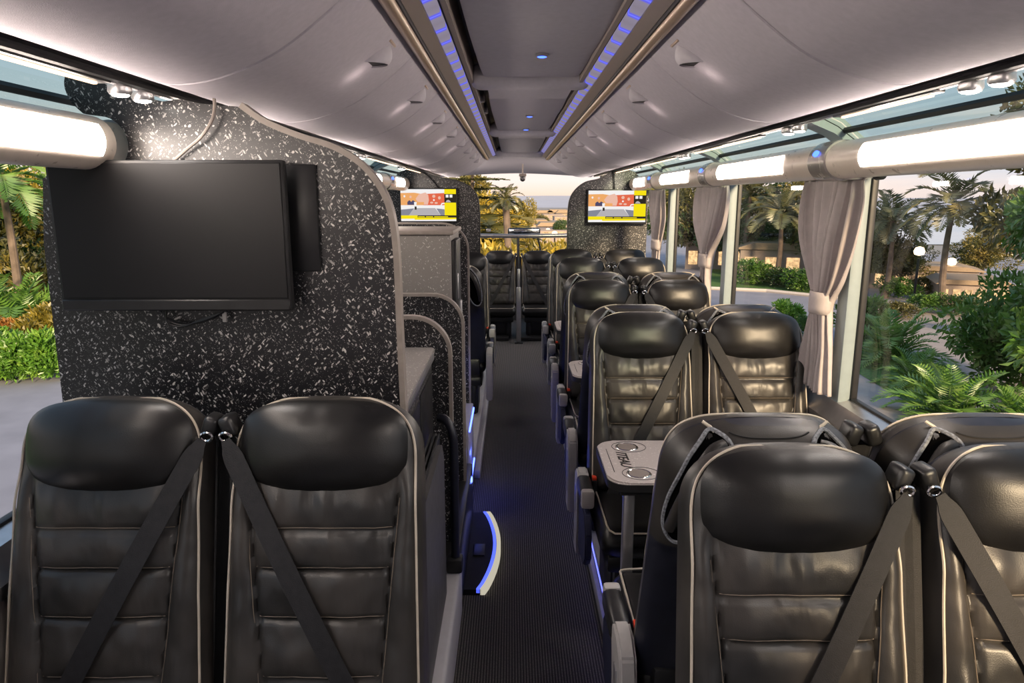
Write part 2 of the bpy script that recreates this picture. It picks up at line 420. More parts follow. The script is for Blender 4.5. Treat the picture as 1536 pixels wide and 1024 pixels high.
def seat_meshes():
    bm = bmesh.new()
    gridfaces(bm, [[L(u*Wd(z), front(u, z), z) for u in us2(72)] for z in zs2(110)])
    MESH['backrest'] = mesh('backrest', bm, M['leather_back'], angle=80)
    bm = bmesh.new()
    gridfaces(bm, [[L(u*Wd(z), -rear(u, z), z) for u in us2(28)] for z in zs2(40)])
    MESH['back_shell', 0] = mesh('back_shell', bm, M['shell'], angle=80)
    bm = bmesh.new()
    gridfaces(bm, [[L(u*Wd(z), -rear(u, z, 1), z) for u in us2(28)] for z in zs2(50)])
    MESH['back_shell', 1] = mesh('back_shell', bm, M['shell'], angle=80)
    # headrest pillow
    bm = bmesh.new(); zc = .688; rows = []
    for i in range(0, 23):
        r = max(.001, i/22); row = []
        for k in range(72):
            a = 2*PI*k/72; ca, sa = math.cos(a), math.sin(a)
            n = 3.3 if sa > 0 else 3.0
            hx, hz = .192, (.104 if sa > 0 else .112)
            q = (abs(ca)**n+abs(sa)**n)**(-1/n)
            x, z = hx*q*ca*r, zc+hz*q*sa*r
            d = .062+.058*max(0, 1-r**2.4)**.80
            # soft vertical puckers near the top edge
            d += .0010*math.sin(x*70+1.1*math.sin(x*31))*sstep(.3, .9, r)*max(0, sa)*(1-r**8)
            row.append(L(x, d, z))
        rows.append(row)
    gridfaces(bm, rows, True)
    MESH['headrest'] = mesh('headrest', bm, M['leather'], angle=80)
    # piping
    bm = bmesh.new(); pts = []
    u0 = .93
    def pp(z, s): 
        return L(s*u0*Wd(z), front(u0, z)+.004, z)
    zz = [H*.992*(1-(1-k/46)**1.9) for k in range(47)]
    pts = [pp(z, -1) for z in zz]+[pp(z, 1) for z in reversed(zz)]
    tube(bm, pts, .0031, 6)
    MESH['piping'] = mesh('piping', bm, M['piping'])
    # stitching
    bm = bmesh.new()
    for s in SEAMS:
        sx = seam_x(s)
        tube(bm, [L(x, front(x/Wd(s+.006), s+.006)+.0003, s+.006) for x in [sx*(-.97+1.94*k/16) for k in range(17)]], .0011, 4)
    for sg in (-1, 1):
        tube(bm, [L(sg*(seam_x(z)+.006), front((seam_x(z)+.006)/Wd(z), z)+.0003, z) for z in [.06+.51*k/30 for k in range(31)]], .0011, 4)
    MESH['stitching'] = mesh('stitching', bm, M['stitch'])
    # seat cushion
    bm = bmesh.new()
    rows = []
    for i in range(25):
        t = i/24; row = []
        for k in range(49):
            a = 2*PI*k/48
            # cross-section across x-z, running along y
            n = 3.4
            ca, sa = math.cos(a), math.sin(a)
            q = (abs(ca)**n+abs(sa)**n)**(-1/n)
            e = max(.02, (1-abs(2*t-1)**9))**.5
            x = .232*q*ca*(.9+.1*e); z = .370+.072*q*sa*e+(.012*math.exp(-((abs(x)-.19)/.03)**2) if sa > 0 else 0)
            row.append(Vector((x, .03-.50*t, z+.02*t)))
        rows.append(row[:-1])
    vs = gridfaces(bm, rows, True); bm.faces.new(vs[0]); bm.faces.new(vs[-1][::-1])
    MESH['seat_cushion'] = mesh('seat_cushion', bm, M['leather'], angle=70)
    bm = bmesh.new()
    half = [Vector((.207, .0-.42*k/10, .444+.018*k/10)) for k in range(11)]+[Vector((.200, -.445, .452)), Vector((.18, -.462, .446)), Vector((.10, -.466, .448))]
    tube(bm, [Vector((-p.x, p.y, p.z)) for p in half]+half[::-1], .004, 6)
    MESH['cushion_piping'] = mesh('cushion_piping', bm, M['piping'])
    bm = bmesh.new()
    rbox(bm, -.20, .20, -.40, .10, .24, .315, .02)
    rbox(bm, -.16, -.10, -.34, .06, .0, .25, .012); rbox(bm, .10, .16, -.34, .06, .0, .25, .012)
    rbox(bm, -.19, .19, -.02, .06, .30, .45, .015)
    rbox(bm, -.17, .17, -.30, .04, .002, .26, .01)
    MESH['seat_base'] = mesh('seat_base', bm, M['blackpl'])
    for s in (-1, 1):
        # belt anchor block beside the shoulder
        bm = bmesh.new()
        t = bmesh.new(); rbox(t, -.017, .017, -.030, .026, -.028, .024, .011, 3)
        merge(bm, t, Matrix.Translation(L(s*.228, .035, .735)) @ Matrix.Rotation(s*.35, 4, 'Y'))
        MESH['belt_guide', s] = mesh('belt_guide', bm, M['blackpl'])
        bm = bmesh.new()
        c = L(s*.227, .066, .708)
        tube(bm, [c+Vector((.013*math.cos(a), -.002, .010*math.sin(a))) for a in [2*PI*k/16 for k in range(17)]], .0035, 6, False)
        MESH['belt_loop', s] = mesh('belt_loop', bm, M['chrome'])
        # diagonal belt
        bm = bmesh.new(); rows = []
        A = (s*.222, .702); B = (-s*.155, -.03)
        dx, dz = B[0]-A[0], B[1]-A[1]; ln = math.hypot(dx, dz); nx, nz = -dz/ln*s, dx/ln*s
        for k in range(61):
            t = k/60; row = []
            x, z = A[0]+dx*t, A[1]+dz*t
            dmax = 0
            for j in (-1, -.5, 0, .5, 1):
                xx, zz_ = x+nx*.023*j, max(0.09, z+nz*.023*j)
                w = Wd(zz_); u = max(-.95, min(.95, xx/w)); f_ = front(u, zz_)
                # pillow
                if zz_ > .57:
                    rr = (abs(xx/.192)**3+abs((zz_-.688)/.112)**3)**(1/3)
                    if rr < 1: f_ = max(f_, .062+.058*(1-rr**2.4)**.80)
                dmax = max(dmax, f_)
            d0 = max(dmax+.004, .080+.022*math.sin(PI*t))
            wdt = .0235*(1-.55*math.exp(-(t/.03)**2))
            for j in (-1, 1): row.append(L(x+nx*wdt*j, d0, z+nz*wdt*j))
            rows.append(row)
        top = rows; bot = [[p+Vector((0, .0025, -.0006)) for p in r] for r in rows]
        ring = [[a[0], a[1], b[1], b[0]] for a, b in zip(top, bot)]
        gridfaces(bm, ring, True)
        MESH['seat_belt', s] = mesh('seat_belt', bm, M['belt'], angle=50)
        # strap hanging straight down behind the gap
        bm = bmesh.new(); rows = []
        for k in range(20):
            z = .71-.71*k/19
            rows.append([L(s*.246-.017, .02, z), L(s*.246+.017, .02, z), L(s*.246+.017, .017, z), L(s*.246-.017, .017, z)])
        gridfaces(bm, rows, True)
        MESH['hanging_strap', s] = mesh('hanging_strap', bm, M['belt'])
        bm = bmesh.new(); rbox(bm, s*.215-.012, s*.215+.012, -.08, -.04, .42, .50, .006)
        MESH['buckle', s] = mesh('buckle', bm, M['blackpl'])
        bm = bmesh.new(); rbox(bm, s*.215-.010, s*.215+.010, -.076, -.044, .498, .512, .003)
        MESH['buckle_button', s] = mesh('buckle_button', bm, M['red'])
        # armrest on the aisle side
        bm = bmesh.new()
        x = s*.262
        poly = [(.09, .12), (.10, .40), (.075, .49), (.02, .525), (-.05, .525), (-.075, .49), (-.05, .43), (-.03, .36), (-.05, .24), (-.03, .12)]
        prism(bm, poly, 'x', x-.024, x+.024)
        bmesh.ops.bevel(bm, geom=bm.edges[:], offset=.008, segments=2, affect='EDGES')
        MESH['armrest_housing', s] = mesh('armrest_housing', bm, M['greypl'])
        bm = bmesh.new(); rbox(bm, x-.030, x+.030, -.24, -.05, .450, .520, .02, 3)
        MESH['armrest_pad', s] = mesh('armrest_pad', bm, M['blackpl'])
        bm = bmesh.new(); rbox(bm, x-.027, x+.027, -.255, -.215, .446, .526, .012, 2)
        MESH['armrest_cap', s] = mesh('armrest_cap', bm, M['greypl'])
        bm = bmesh.new()
        prism(bm, [(-.03, .42), (.06, .40), (.07, .24), (.0, .16), (-.26, .20), (-.32, .26), (-.32, .36), (-.26, .43)], 'x', x-.016, x+.012)
        bmesh.ops.bevel(bm, geom=bm.edges[:], offset=.006, segments=2, affect='EDGES')
        MESH['side_panel', s] = mesh('side_panel', bm, M['navy'])
        bm = bmesh.new(); rbox(bm, x+s*.022-.004, x+s*.022+.006, .010, .050, .22, .44, .003)
        MESH['slot_cover', s] = mesh('slot_cover', bm, M['alu'])
    # rear side: leather top cover, grab handles, buttons
    bm = bmesh.new()
    gridfaces(bm, [[L(u*(Wd(z)+.002), -rear(u, z, 1)-.005, z) for u in us2(30)] for z in [.47+(H*.995-.47)*(1-(1-k/34)**1.4) for k in range(35)]])
    MESH['rear_cover'] = mesh('rear_cover', bm, M['leather_soft'], angle=80)
    for s in (-1, 1):
        # outline of the black patch painted as recess shade on the back, in (x,z)
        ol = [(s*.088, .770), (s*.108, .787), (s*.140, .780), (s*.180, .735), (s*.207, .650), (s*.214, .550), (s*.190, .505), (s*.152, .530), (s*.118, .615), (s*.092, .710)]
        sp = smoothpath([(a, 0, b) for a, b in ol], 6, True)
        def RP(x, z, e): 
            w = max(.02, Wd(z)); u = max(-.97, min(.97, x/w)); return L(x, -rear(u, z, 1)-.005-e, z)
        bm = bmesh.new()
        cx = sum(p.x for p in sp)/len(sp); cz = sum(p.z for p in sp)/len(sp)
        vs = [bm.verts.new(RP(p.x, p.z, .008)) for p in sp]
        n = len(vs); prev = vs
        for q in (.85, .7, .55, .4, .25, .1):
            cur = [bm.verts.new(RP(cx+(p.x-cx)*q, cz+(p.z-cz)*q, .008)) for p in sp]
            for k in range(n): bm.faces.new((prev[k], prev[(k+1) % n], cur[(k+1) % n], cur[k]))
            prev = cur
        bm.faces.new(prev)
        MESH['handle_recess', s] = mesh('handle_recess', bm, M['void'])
        bm = bmesh.new(); q = [RP(p.x, p.z, .009) for p in sp]; tube(bm, q+[q[0]], .0055, 6, False)
        MESH['recess_trim', s] = mesh('recess_trim', bm, pbr('grey_woven_trim', (.16, .17, .19), .7, var=.6, scale=180) if 'trimw' not in M else M['trimw'])
        M['trimw'] = MESH['recess_trim', s].materials[0]
        bm = bmesh.new()
        tube(bm, smoothpath([RP(s*.104, .772, .004), RP(s*.132, .766, .020), RP(s*.168, .722, .030), RP(s*.194, .640, .030), RP(s*.200, .545, .004)], 6), .0145, 10)
        MESH['grab_handle', s] = mesh('grab_handle', bm, M['leather_soft'])
        bm = bmesh.new(); lathe(bm, [(.0075, 0), (.0085, .003), (.006, .005), (.003, .004)], 14, 'y')
        for v in bm.verts: v.co = Vector((v.co.x, -v.co.y, v.co.z))
        bmesh.ops.translate(bm, verts=bm.verts, vec=Vector((0, 0, 0)))
        p = RP(s*.066, .766, 0.0)
        bmesh.ops.rotate(bm, verts=bm.verts, cent=(0, 0, 0), matrix=Matrix.Rotation(PI-REC, 3, 'X'))
        bmesh.ops.translate(bm, verts=bm.verts, vec=p)
        MESH['cover_button', s] = mesh('cover_button', bm, M['leather'])
    for s in (-1, 1):
        bm = bmesh.new()
        tube(bm, [RP(s*(.140-.022*k/8), .797-.012*k/8, .002) for k in range(9)], .0038, 6)
        MESH['rear_piping', s] = mesh('rear_piping', bm, M['piping'])
    bm = bmesh.new()
    tube(bm, [RP(x, .783+.006*abs(x/.09)**3, .0015) for x in [-.088+.176*k/20 for k in range(21)]], .0022, 5)
    MESH['rear_seam'] = mesh('rear_seam', bm, M['darkvoid'])
seat_meshes()

SEAT_PROTO = {}
def make_seat(belt, arm, back_detail, label, group, loc, rotz, sc=1.0):
    key = (belt, arm, back_detail)
    if key in SEAT_PROTO:
        o = dup(SEAT_PROTO[key], loc, rotz, label, group)
    else:
        o = thing('coach_seat', label, 'seat', loc, rotz, group)
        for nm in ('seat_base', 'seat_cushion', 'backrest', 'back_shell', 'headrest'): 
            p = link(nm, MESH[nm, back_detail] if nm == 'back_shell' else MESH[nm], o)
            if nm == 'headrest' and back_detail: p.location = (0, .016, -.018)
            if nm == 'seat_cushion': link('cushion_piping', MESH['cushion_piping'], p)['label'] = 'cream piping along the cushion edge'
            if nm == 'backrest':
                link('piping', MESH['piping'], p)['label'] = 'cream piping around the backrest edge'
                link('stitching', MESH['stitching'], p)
        g = link('belt_guide', MESH['belt_guide', belt], o); link('belt_loop', MESH['belt_loop', belt], g)['label'] = 'chrome belt loop'
        link('seat_belt', MESH['seat_belt', belt], o); link('hanging_strap', MESH['hanging_strap', belt], o)
        bk = link('buckle', MESH['buckle', -belt], o); link('buckle_button', MESH['buckle_button', -belt], bk)['label'] = 'red buckle button'
        if arm:
            a = link('armrest', MESH['armrest_housing', arm], o); a['label'] = 'grey plastic armrest'
            link('armrest_pad', MESH['armrest_pad', arm], a); link('armrest_cap', MESH['armrest_cap', arm], a); link('slot_cover', MESH['slot_cover', arm], a)
            link('side_panel', MESH['side_panel', arm], o)['label'] = 'navy padded side panel'
        if back_detail:
            rc = link('rear_cover', MESH['rear_cover'], o)
            link('rear_seam', MESH['rear_seam'], rc)
            for s in (-1, 1):
                link('cover_button', MESH['cover_button', s], rc); link('rear_piping', MESH['rear_piping', s], rc)
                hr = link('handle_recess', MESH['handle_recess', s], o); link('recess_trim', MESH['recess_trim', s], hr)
                link('grab_handle', MESH['grab_handle', s], hr)
        SEAT_PROTO[key] = o
    o.scale = (sc, sc, sc)
    return o
PT = .14
def facing(xc, yhead, z, belt, arm, label, group, sc=1.0):
    if sc == 1.0 and z < .2: sc = .985 if yhead < 1.5 else 1.012 if yhead < 2 else .97 if 4 < yhead < 5 else .99
    return make_seat(belt, arm, 0, label, group, (xc, yhead-.155*sc, z), 0, sc)
def away(xc, yhead, z, belt, arm, label, group):
    return make_seat(belt, arm, 1, label, group, (xc, yhead+.165, z), PI)
XA, XW = .567, 1.068
gR = 'black leather coach seats right of the aisle'; gL = 'black leather coach seats left of the aisle'
facing(XA, 1.36, PT, 1, -1, 'aisle-side seat of the nearest right row, with headrest and belt in full view', gR)
facing(XW, 1.36, PT, -1, 0, 'window-side seat of the nearest right row, cut off by the photo edge', gR)
away(XA, 1.545, PT, -1, 1, 'seat turned away behind the nearest right aisle seat, two grab handles on its back', gR)
away(XW, 1.545, PT, 1, 0, 'seat turned away beside the window behind the nearest right row, back with grab handles', gR)
facing(XA, 3.05, PT, 1, -1, 'aisle-side seat facing the camera across the large speckled table', gR)
facing(XW, 3.05, PT, -1, 0, 'window seat across the large table, beside the big tied curtain', gR)
away(XA, 3.225, PT, -1, 1, 'turned-away aisle seat back to back with the seat at the large table', gR)
away(XW, 3.225, PT, 1, 0, 'turned-away window seat behind the seat beside the big curtain', gR)
facing(XA, 4.50, PT, 1, -1, 'third right-hand aisle seat facing the camera, at the second table', gR)
facing(XW, 4.50, PT, -1, 0, 'third right-hand window seat facing the camera, below the pillar of the second curtain', gR)
away(XA, 4.675, PT, -1, 1, 'turned-away aisle seat behind the third camera-facing right aisle seat', gR)
away(XW, 4.675, PT, 1, 0, 'turned-away window seat behind the third camera-facing right window seat', gR)
facing(XA+.02, 5.95, PT, 1, -1, 'fourth right-hand aisle seat facing the camera, far down the aisle', gR)
facing(XW+.02, 5.95, PT, -1, 0, 'fourth right-hand window seat facing the camera, before the far speckled panel', gR)
facing(XA, 6.68, PT+.02, 1, -1, 'rearmost aisle seat of the right rows, in front of the right far screen panel', gR)
facing(XW, 6.68, PT+.02, -1, 0, 'rearmost window seat of the right rows, top just showing by the far panel', gR)
facing(-.940, 1.60, PT, 1, 0, 'nearest left seat, by the window, below the big dark monitor', gL)
facing(-.437, 1.60, PT, -1, 1, 'nearest left seat on the aisle side, in front of the speckled partition', gL)
away(-.44, 5.22, PT, 1, -1, 'left aisle seat turned away, just past the grey cabinet', gL)
facing(-.44, 6.62, PT, -1, 1, 'left aisle seat facing the camera before the left far screen panel', gL)
gF = 'pair of seats at the far windscreen'
facing(-.165, 9.5, .01, 1, 0, 'far seat left of the floor pole under the windscreen', gF, .93)
facing(.345, 9.5, .01, -1, 0, 'far seat right of the floor pole under the windscreen', gF, .93)
# ---------------------------------------------------------------- setting
XL, XR, XC = -1.26, 1.36, .06
YB, YE = -1.3, 10.6
# aisle floor and raised platforms
b = bmesh.new(); rbox(b, XL, XR, YB, YE, -.06, 0); struct('floor', b, M['carpet'])
b = bmesh.new()
rbox(b, .405, XR, YB, 8.2, .001, PT, .012); rbox(b, .385, .43, YB, 8.2, .001, .06, .01)
struct('trim_1', b, M['plinth'], smooth=True)
b = bmesh.new(); rbox(b, XL, -.225, YB, 1.9, .001, PT, .01); struct('trim_2', b, M['plinth'], smooth=True)
b = bmesh.new(); rbox(b, XL, -.245, 4.35, 8.2, .001, PT, .012); rbox(b, -.25, -.21, 4.35, 8.2, .001, .06, .01); struct('trim_3', b, M['plinth'], smooth=True)
# side walls below the windows
for nm, x0, x1, s in (('wall_right', XR, XR+.08, 1), ('wall_left', XL-.08, XL, -1)):
    b = bmesh.new(); rbox(b, x0, x1, YB, YE, -.2, 1.0); struct(nm, b, M['wall'])
for k, (xa, s) in enumerate(((XR, -1), (XL, 1))):
    b = bmesh.new()
    prism(b, [(xa, .60), (xa+s*.075, .62), (xa+s*.085, .80), (xa+s*.055, .90), (xa, .91)], 'y', YB, YE); struct('trim_%d' % (4+k), b, M['wall'], smooth=True)
    b = bmesh.new()
    prism(b, [(xa-s*.02, .90), (xa+s*.07, .90), (xa+s*.075, .935), (xa+s*.03, 1.0), (xa-s*.02, 1.012)], 'y', YB, YE); struct('trim_%d' % (6+k), b, M['alu'], smooth=True)
    b = bmesh.new(); rbox(b, min(xa+s*.04, xa+s*.09), max(xa+s*.04, xa+s*.09), YB, YE, .20, .32, .02); struct('trim_%d' % (8+k), b, M['walld'], smooth=True)
# windows: bays between pillars
PY = [YB, 1.16, 2.80, 4.42, 6.05, 8.20, 10.3]
wn = 1
for side, xa, s in (('r', XR, 1), ('l', XL, -1)):
    for i in range(len(PY)-1):
        y0, y1 = PY[i]+.035, PY[i+1]-.035
        b = bmesh.new(); gridfaces(b, [[(xa+s*.035, y0, 1.0), (xa+s*.035, y1, 1.0)], [(xa+s*.035, y0, 1.98), (xa+s*.035, y1, 1.98)]])
        w = struct('window_%d' % wn, b, M['glass'])
        b = bmesh.new()
        for (a0, a1, z0, z1) in ((y0, y1, .995, 1.022), (y0, y1, 1.93, 1.98), (y0, y0+.022, 1.0, 1.98), (y1-.022, y1, 1.0, 1.98)):
            rbox(b, min(xa+s*.02, xa+s*.045), max(xa+s*.02, xa+s*.045), a0, a1, z0, z1, .004)
        obj('window_frame', b, M['rubber'], w)
        wn += 1
        # skylight pane in the roof edge
        if y0 < 8:
            p0, p1 = (xa+s*.02, 1.985), (xa-s*.33, 2.19)
            b = bmesh.new(); gridfaces(b, [[(p0[0], y0+.02, p0[1]), (p0[0], y1-.02, p0[1])], [(xa-s*.12, y0+.02, 2.10), (xa-s*.12, y1-.02, 2.10)], [(p1[0], y0+.02, p1[1]), (p1[0], y1-.02, p1[1])]])
            w = struct('window_%d' % wn, b, M['glasst']); wn += 1
            b = bmesh.new()
            for ya in (y0+.0, y1-.0):
                tube(b, [(p0[0]-s*.01, ya, p0[1]), (xa-s*.13, ya, 2.085), (p1[0], ya, p1[1]-.01)], .016, 6)
            tube(b, [(xa-s*.10, y0, 2.07), (xa-s*.10, y1, 2.07)], .012, 6)
            obj('window_frame', b, M['rubber'], w)
    # pillars
    b = bmesh.new()
    for y in PY[1:-1]:
        rbox(b, min(xa-s*.03, xa+s*.03), max(xa-s*.03, xa+s*.03), y-.045, y+.045, .98, 2.0, .012)
        prism(b, [(xa+s*.02, 1.95), (xa-s*.14, 2.06), (xa-s*.36, 2.15), (xa-s*.36, 2.20), (xa-s*.12, 2.12), (xa+s*.03, 2.0)], 'y', y-.05, y+.05)
    struct('trim_%d' % (10+(s > 0)), b, M['pillar'], smooth=True)
# roof shell, rear wall behind the camera
b = bmesh.new(); rbox(b, XC-1.0, XC+1.0, YB, 10.7, 2.42, 2.46); struct('ceiling', b, M['roof'])
b = bmesh.new(); rbox(b, XL, XR, YB-.05, YB, -.05, 2.45); struct('wall_back', b, M['ceilc'])
# side ceiling panels
PROF = smoothpath([(p[0], 0, p[1]) for p in [(.365, 2.262), (.43, 2.205), (.55, 2.125), (.67, 2.080), (.77, 2.064), (.85, 2.072), (.915, 2.098)]], 5)
SEAMY = [-1.28]+[-.79+.78*k for k in range(0, 13)]
for s in (1, -1):
    for i in range(len(SEAMY)-1):
        y0, y1 = SEAMY[i]+.003, SEAMY[i+1]-.003
        b = bmesh.new()
        ysub = [y0, y0+.004]+[y0+(y1-y0)*k/6 for k in range(1, 6)]+[y1-.004, y1]
        rows = []
        for y in ysub:
            e = .004 if y in (y0, y1) else 0
            # seams sweep gently along the bus as they run outward
            rows.append([(XC+s*p.x, y+.10*((p.x-.365)/.55)**1.5, p.z+e) for p in PROF])
        gridfaces(b, rows)
        gridfaces(b, [[(p[0], p[1], p[2]+.012) for p in r] for r in (rows[0], rows[-1])])
        struct('ceiling', b, M['ceil'], smooth=True)
# profiles along the bus: bronze rail, strip, channel
for s in (1, -1):
    b = bmesh.new(); tube(b, [(XC+s*.345, YB, 2.265), (XC+s*.345, 8.3, 2.265)], .019, 12); struct('trim_20', b, M['bronze'], smooth=True)
    b = bmesh.new(); rbox(b, min(XC+s*.322, XC+s*.335), max(XC+s*.322, XC+s*.335), YB, 8.3, 2.262, 2.33); struct('trim_21', b, M['blk'])
    b = bmesh.new(); prism(b, [(XC+s*.320, 2.272), (XC+s*.283, 2.288), (XC+s*.283, 2.30), (XC+s*.320, 2.30)], 'y', YB, 8.3); struct('trim_22', b, M['bronze2'])
    b = bmesh.new(); prism(b, [(XC+s*.240, 2.300), (XC+s*.225, 2.30), (XC+s*.225, 2.40), (XC+s*.240, 2.40)], 'y', YB, 8.3); struct('trim_23', b, M['bronze2'])
    # side rail above the skylights
    b = bmesh.new(); prism(b, [(XC+s*.905, 2.093), (XC+s*.935, 2.075), (XC+s*.965, 2.085), (XC+s*.985, 2.12), (XC+s*.975, 2.20), (XC+s*.91, 2.20)], 'y', YB, 8.6); struct('trim_24', b, M['blackpl'], smooth=True)
    b = bmesh.new(); tube(b, [(XC+s*.925, YB, 2.078), (XC+s*.925, 8.6, 2.078)], .010, 8); struct('trim_25', b, M['blackpl'], smooth=True)
    b = bmesh.new(); tube(b, [(XC+s*.955, YB, 2.078), (XC+s*.955, 8.6, 2.078)], .008, 8); struct('trim_26', b, M['alu'], smooth=True)
b = bmesh.new(); rbox(b, XC-.30, XC+.30, YB, 8.4, 2.395, 2.41); struct('ceiling', b, M['blk'])
# centre ceiling panels and cross members
def centre_panel(y0, y1, hw0, hw1, z):
    b = bmesh.new(); rows = []
    n = 14
    for k in range(n+1):
        t = k/n; y = y0+(y1-y0)*t; hw = hw0+(hw1-hw0)*t
        dz = -.006*math.sin(PI*t)
        rows.append([(XC+.02-hw, y, z+.06), (XC+.02-hw, y, z+.006+dz), (XC+.02-hw+.012, y, z+dz), (XC+.02+hw-.012, y, z+dz), (XC+.02+hw, y, z+.006+dz), (XC+.02+hw, y, z+.06)])
    vs = gridfaces(b, rows); b.faces.new(vs[0]); b.faces.new(vs[-1][::-1])
    return struct('ceiling', b, M['ceilc'], smooth=True)
def cross_member(y0, y1, hw, z, dish):
    b = bmesh.new()
    rbox(b, XC+.02-hw, XC+.02+hw, y0, y0+.13, z-.015, z+.09, .045, 4)
    prism(b, [(XC+.02-hw*.72, z+.005), (XC+.02+hw*.72, z+.005), (XC+.02+hw*.66, z+.09), (XC+.02-hw*.66, z+.09)], 'y', y0+.10, y1)
    return struct('ceiling', b, M['ceilc'], smooth=True)
centre_panel(YB, 1.78, .215, .215, 2.315); centre_panel(1.79, 2.62, .215, .210, 2.315); centre_panel(2.63, 3.10, .210, .20, 2.318)
cross_member(3.12, 3.62, .262, 2.295, 1)
centre_panel(3.64, 4.40, .195, .195, 2.305); centre_panel(4.41, 5.35, .195, .185, 2.307)
cross_member(5.38, 5.85, .255, 2.285, 1)
centre_panel(5.88, 7.6, .19, .19, 2.29)
cross_member(7.62, 8.3, .255, 2.26, 1)
# front ceiling end over the windscreen
b = bmesh.new(); rows = []
for (y, zc_, zs_) in ((8.2, 2.30, 2.20), (8.9, 2.27, 2.19), (9.6, 2.235, 2.17), (10.2, 2.20, 2.14), (10.52, 2.175, 2.12)):
    rows.append([(XC+1.1*t, y, zc_-(zc_-zs_)*abs(t)**1.6) for t in [(-1+2*k/24) for k in range(25)]])
gridfaces(b, rows); struct('ceiling', b, M['ceil'], smooth=True)
# windscreen
b = bmesh.new(); gridfaces(b, [[(-1.24, 10.52, .35), (1.34, 10.52, .35)], [(-1.24, 10.45, 2.24), (1.34, 10.45, 2.24)]])
w = struct('window_%d' % wn, b, M['glass']); wn += 1
b = bmesh.new()
rbox(b, XL, XL+.07, 10.44, 10.56, .3, 2.2, .01); rbox(b, XR-.07, XR, 10.44, 10.56, .3, 2.2, .01); rbox(b, XL, XR, 10.45, 10.57, .28, .36, .01)
obj('window_frame', b, M['rubber'], w)
b = bmesh.new(); rbox(b, XL, XR, 10.5, 10.6, -.3, .34); struct('wall_front', b, M['walld'])
b = bmesh.new(); rbox(b, -.62, -.06+.02, 8.9, 10.4, .001, .05, .01); rbox(b, .10, .80, 8.9, 10.4, .001, .05, .01); struct('trim_30', b, M['darkvoid'])

# ---------------------------------------------------------------- ceiling fittings
def scoop(y, s, first=[None]):
    lab = None
    return
SC = {}
def scp(s, e1, e2, n): return (s*(.77*e1-.63*n), e2, -.63*e1-.77*n)
for s in (1, -1):
    # hooded half-dome on the ceiling panel, open on its outer side
    b = bmesh.new(); rows = []
    for k in range(15):
        t = k/14; w = math.sin(PI/2*min(1, t*1.15))**.7
        rows.append([scp(s, -.055+(.092-.050*math.sin(PI*i/16))*t, .046*math.cos(PI*i/16)*max(.02, w), -.006+.040*math.sin(PI*i/16)*max(.02, w)) for i in range(17)])
    gridfaces(b, rows); SC['cup', s] = mesh('hood', b, M['ceilc'], angle=180)
    b = bmesh.new(); b.faces.new([b.verts.new(scp(s, .030-.048*math.sin(PI*i/16), .043*math.cos(PI*i/16), -.005+.036*math.sin(PI*i/16))) for i in range(17)]); SC['mouth', s] = mesh('mouth', b, M['blk'])  # flat black disc stands for the shade inside the hood
    b = bmesh.new(); t = bmesh.new(); rbox(t, -.004, .004, -.042, .042, -.003, .006, .002); merge(b, t, Matrix.Translation(scp(s, -.060, 0, 0))); SC['clip', s] = mesh('clip', b, M['bronze'])
ordn = ['first', 'second', 'third', 'fourth', 'fifth', 'sixth', 'seventh', 'eighth', 'ninth', 'tenth']
for s in (1, -1):
    for k in range(8):
        y = 2.06+.78*k-.0
        t = thing('air_scoop', '%s scoop from the camera in the %s ceiling panels, hooded and beside the bronze rail' % (ordn[k], 'right' if s > 0 else 'left'), 'ceiling vent', (XC+s*.437, y, 2.201), 0, 'hooded scoops along the ceiling panels')
        link('hood', SC['cup', s], t); link('clip', SC['clip', s], t)['label'] = 'bronze clip'; link('mouth', SC['mouth', s], t)['label'] = 'dark mouth of the scoop'
        if k < 5:
            pl_ = bpy.data.lights.new('scoop_lamp', 'POINT'); pl_.energy = .07; pl_.color = (1, .80, .72); pl_.shadow_soft_size = .012
            po = bpy.data.objects.new('scoop_lamp', pl_); C.objects.link(po); po.parent = t; po.location = scp(s, .075, 0, .035)
# purple led strips, one per side
for s in (1, -1):
    b = bmesh.new(); prism(b, [(XC+s*.280, 2.288), (XC+s*.250, 2.300), (XC+s*.250, 2.312), (XC+s*.280, 2.30)], 'y', YB, 8.25)
    o = obj('led_strip', b, M['ledp'], smooth=False); tag(o, 'long purple strip light with blue dashes along the %s edge of the ceiling centre' % ('right' if s > 0 else 'left'), 'strip light', 'purple ceiling strip lights')
# blue dots
for i, (x, y, z, l) in enumerate(((.085, 1.70, 2.309, 'nearest blue dot light in the ceiling centre, at the top edge of the photo'), (.105, 2.60, 2.309, 'blue dot light at the end of the nearest grey centre panel'), (.105, 4.36, 2.30, 'blue dot light between the two cross members of the ceiling'), (.10, 5.2, 2.302, 'small blue dot light just before the second ceiling cross member'))):
    b = bmesh.new(); lathe(b, [(.024, .004), (.024, -.002), (.020, -.005)], 20, 'z')
    t = thing('ceiling_dot_light', l, 'ceiling light', (x, y, z), 0, 'blue dot lights in the ceiling centre')
    obj('bezel', b, M['alu'], t)
    b = bmesh.new(); lathe(b, [(.017, -.001), (.016, -.006), (.008, -.008)], 20, 'z'); obj('lens', b, M['ledb'], t)
# spotlights inside the centre channel by the first cross member
for i, (x, y) in enumerate(((XC-.225, 3.85), (XC-.225, 4.35), (XC+.265, 3.75), (XC+.265, 4.35))):
    b = bmesh.new(); lathe(b, [(.012, .05), (.022, .0), (.024, -.02), (.016, -.026)], 16, 'z')
    o = obj('channel_spotlight', b, M['alu'], loc=(x, y, 2.335)); tag(o, '%s small pale spotlight in the %s dark ceiling channel past the cross member' % ('nearer' if i % 2 == 0 else 'farther', 'left' if i < 2 else 'right'), 'spotlight', 'small spotlights in the ceiling channel')
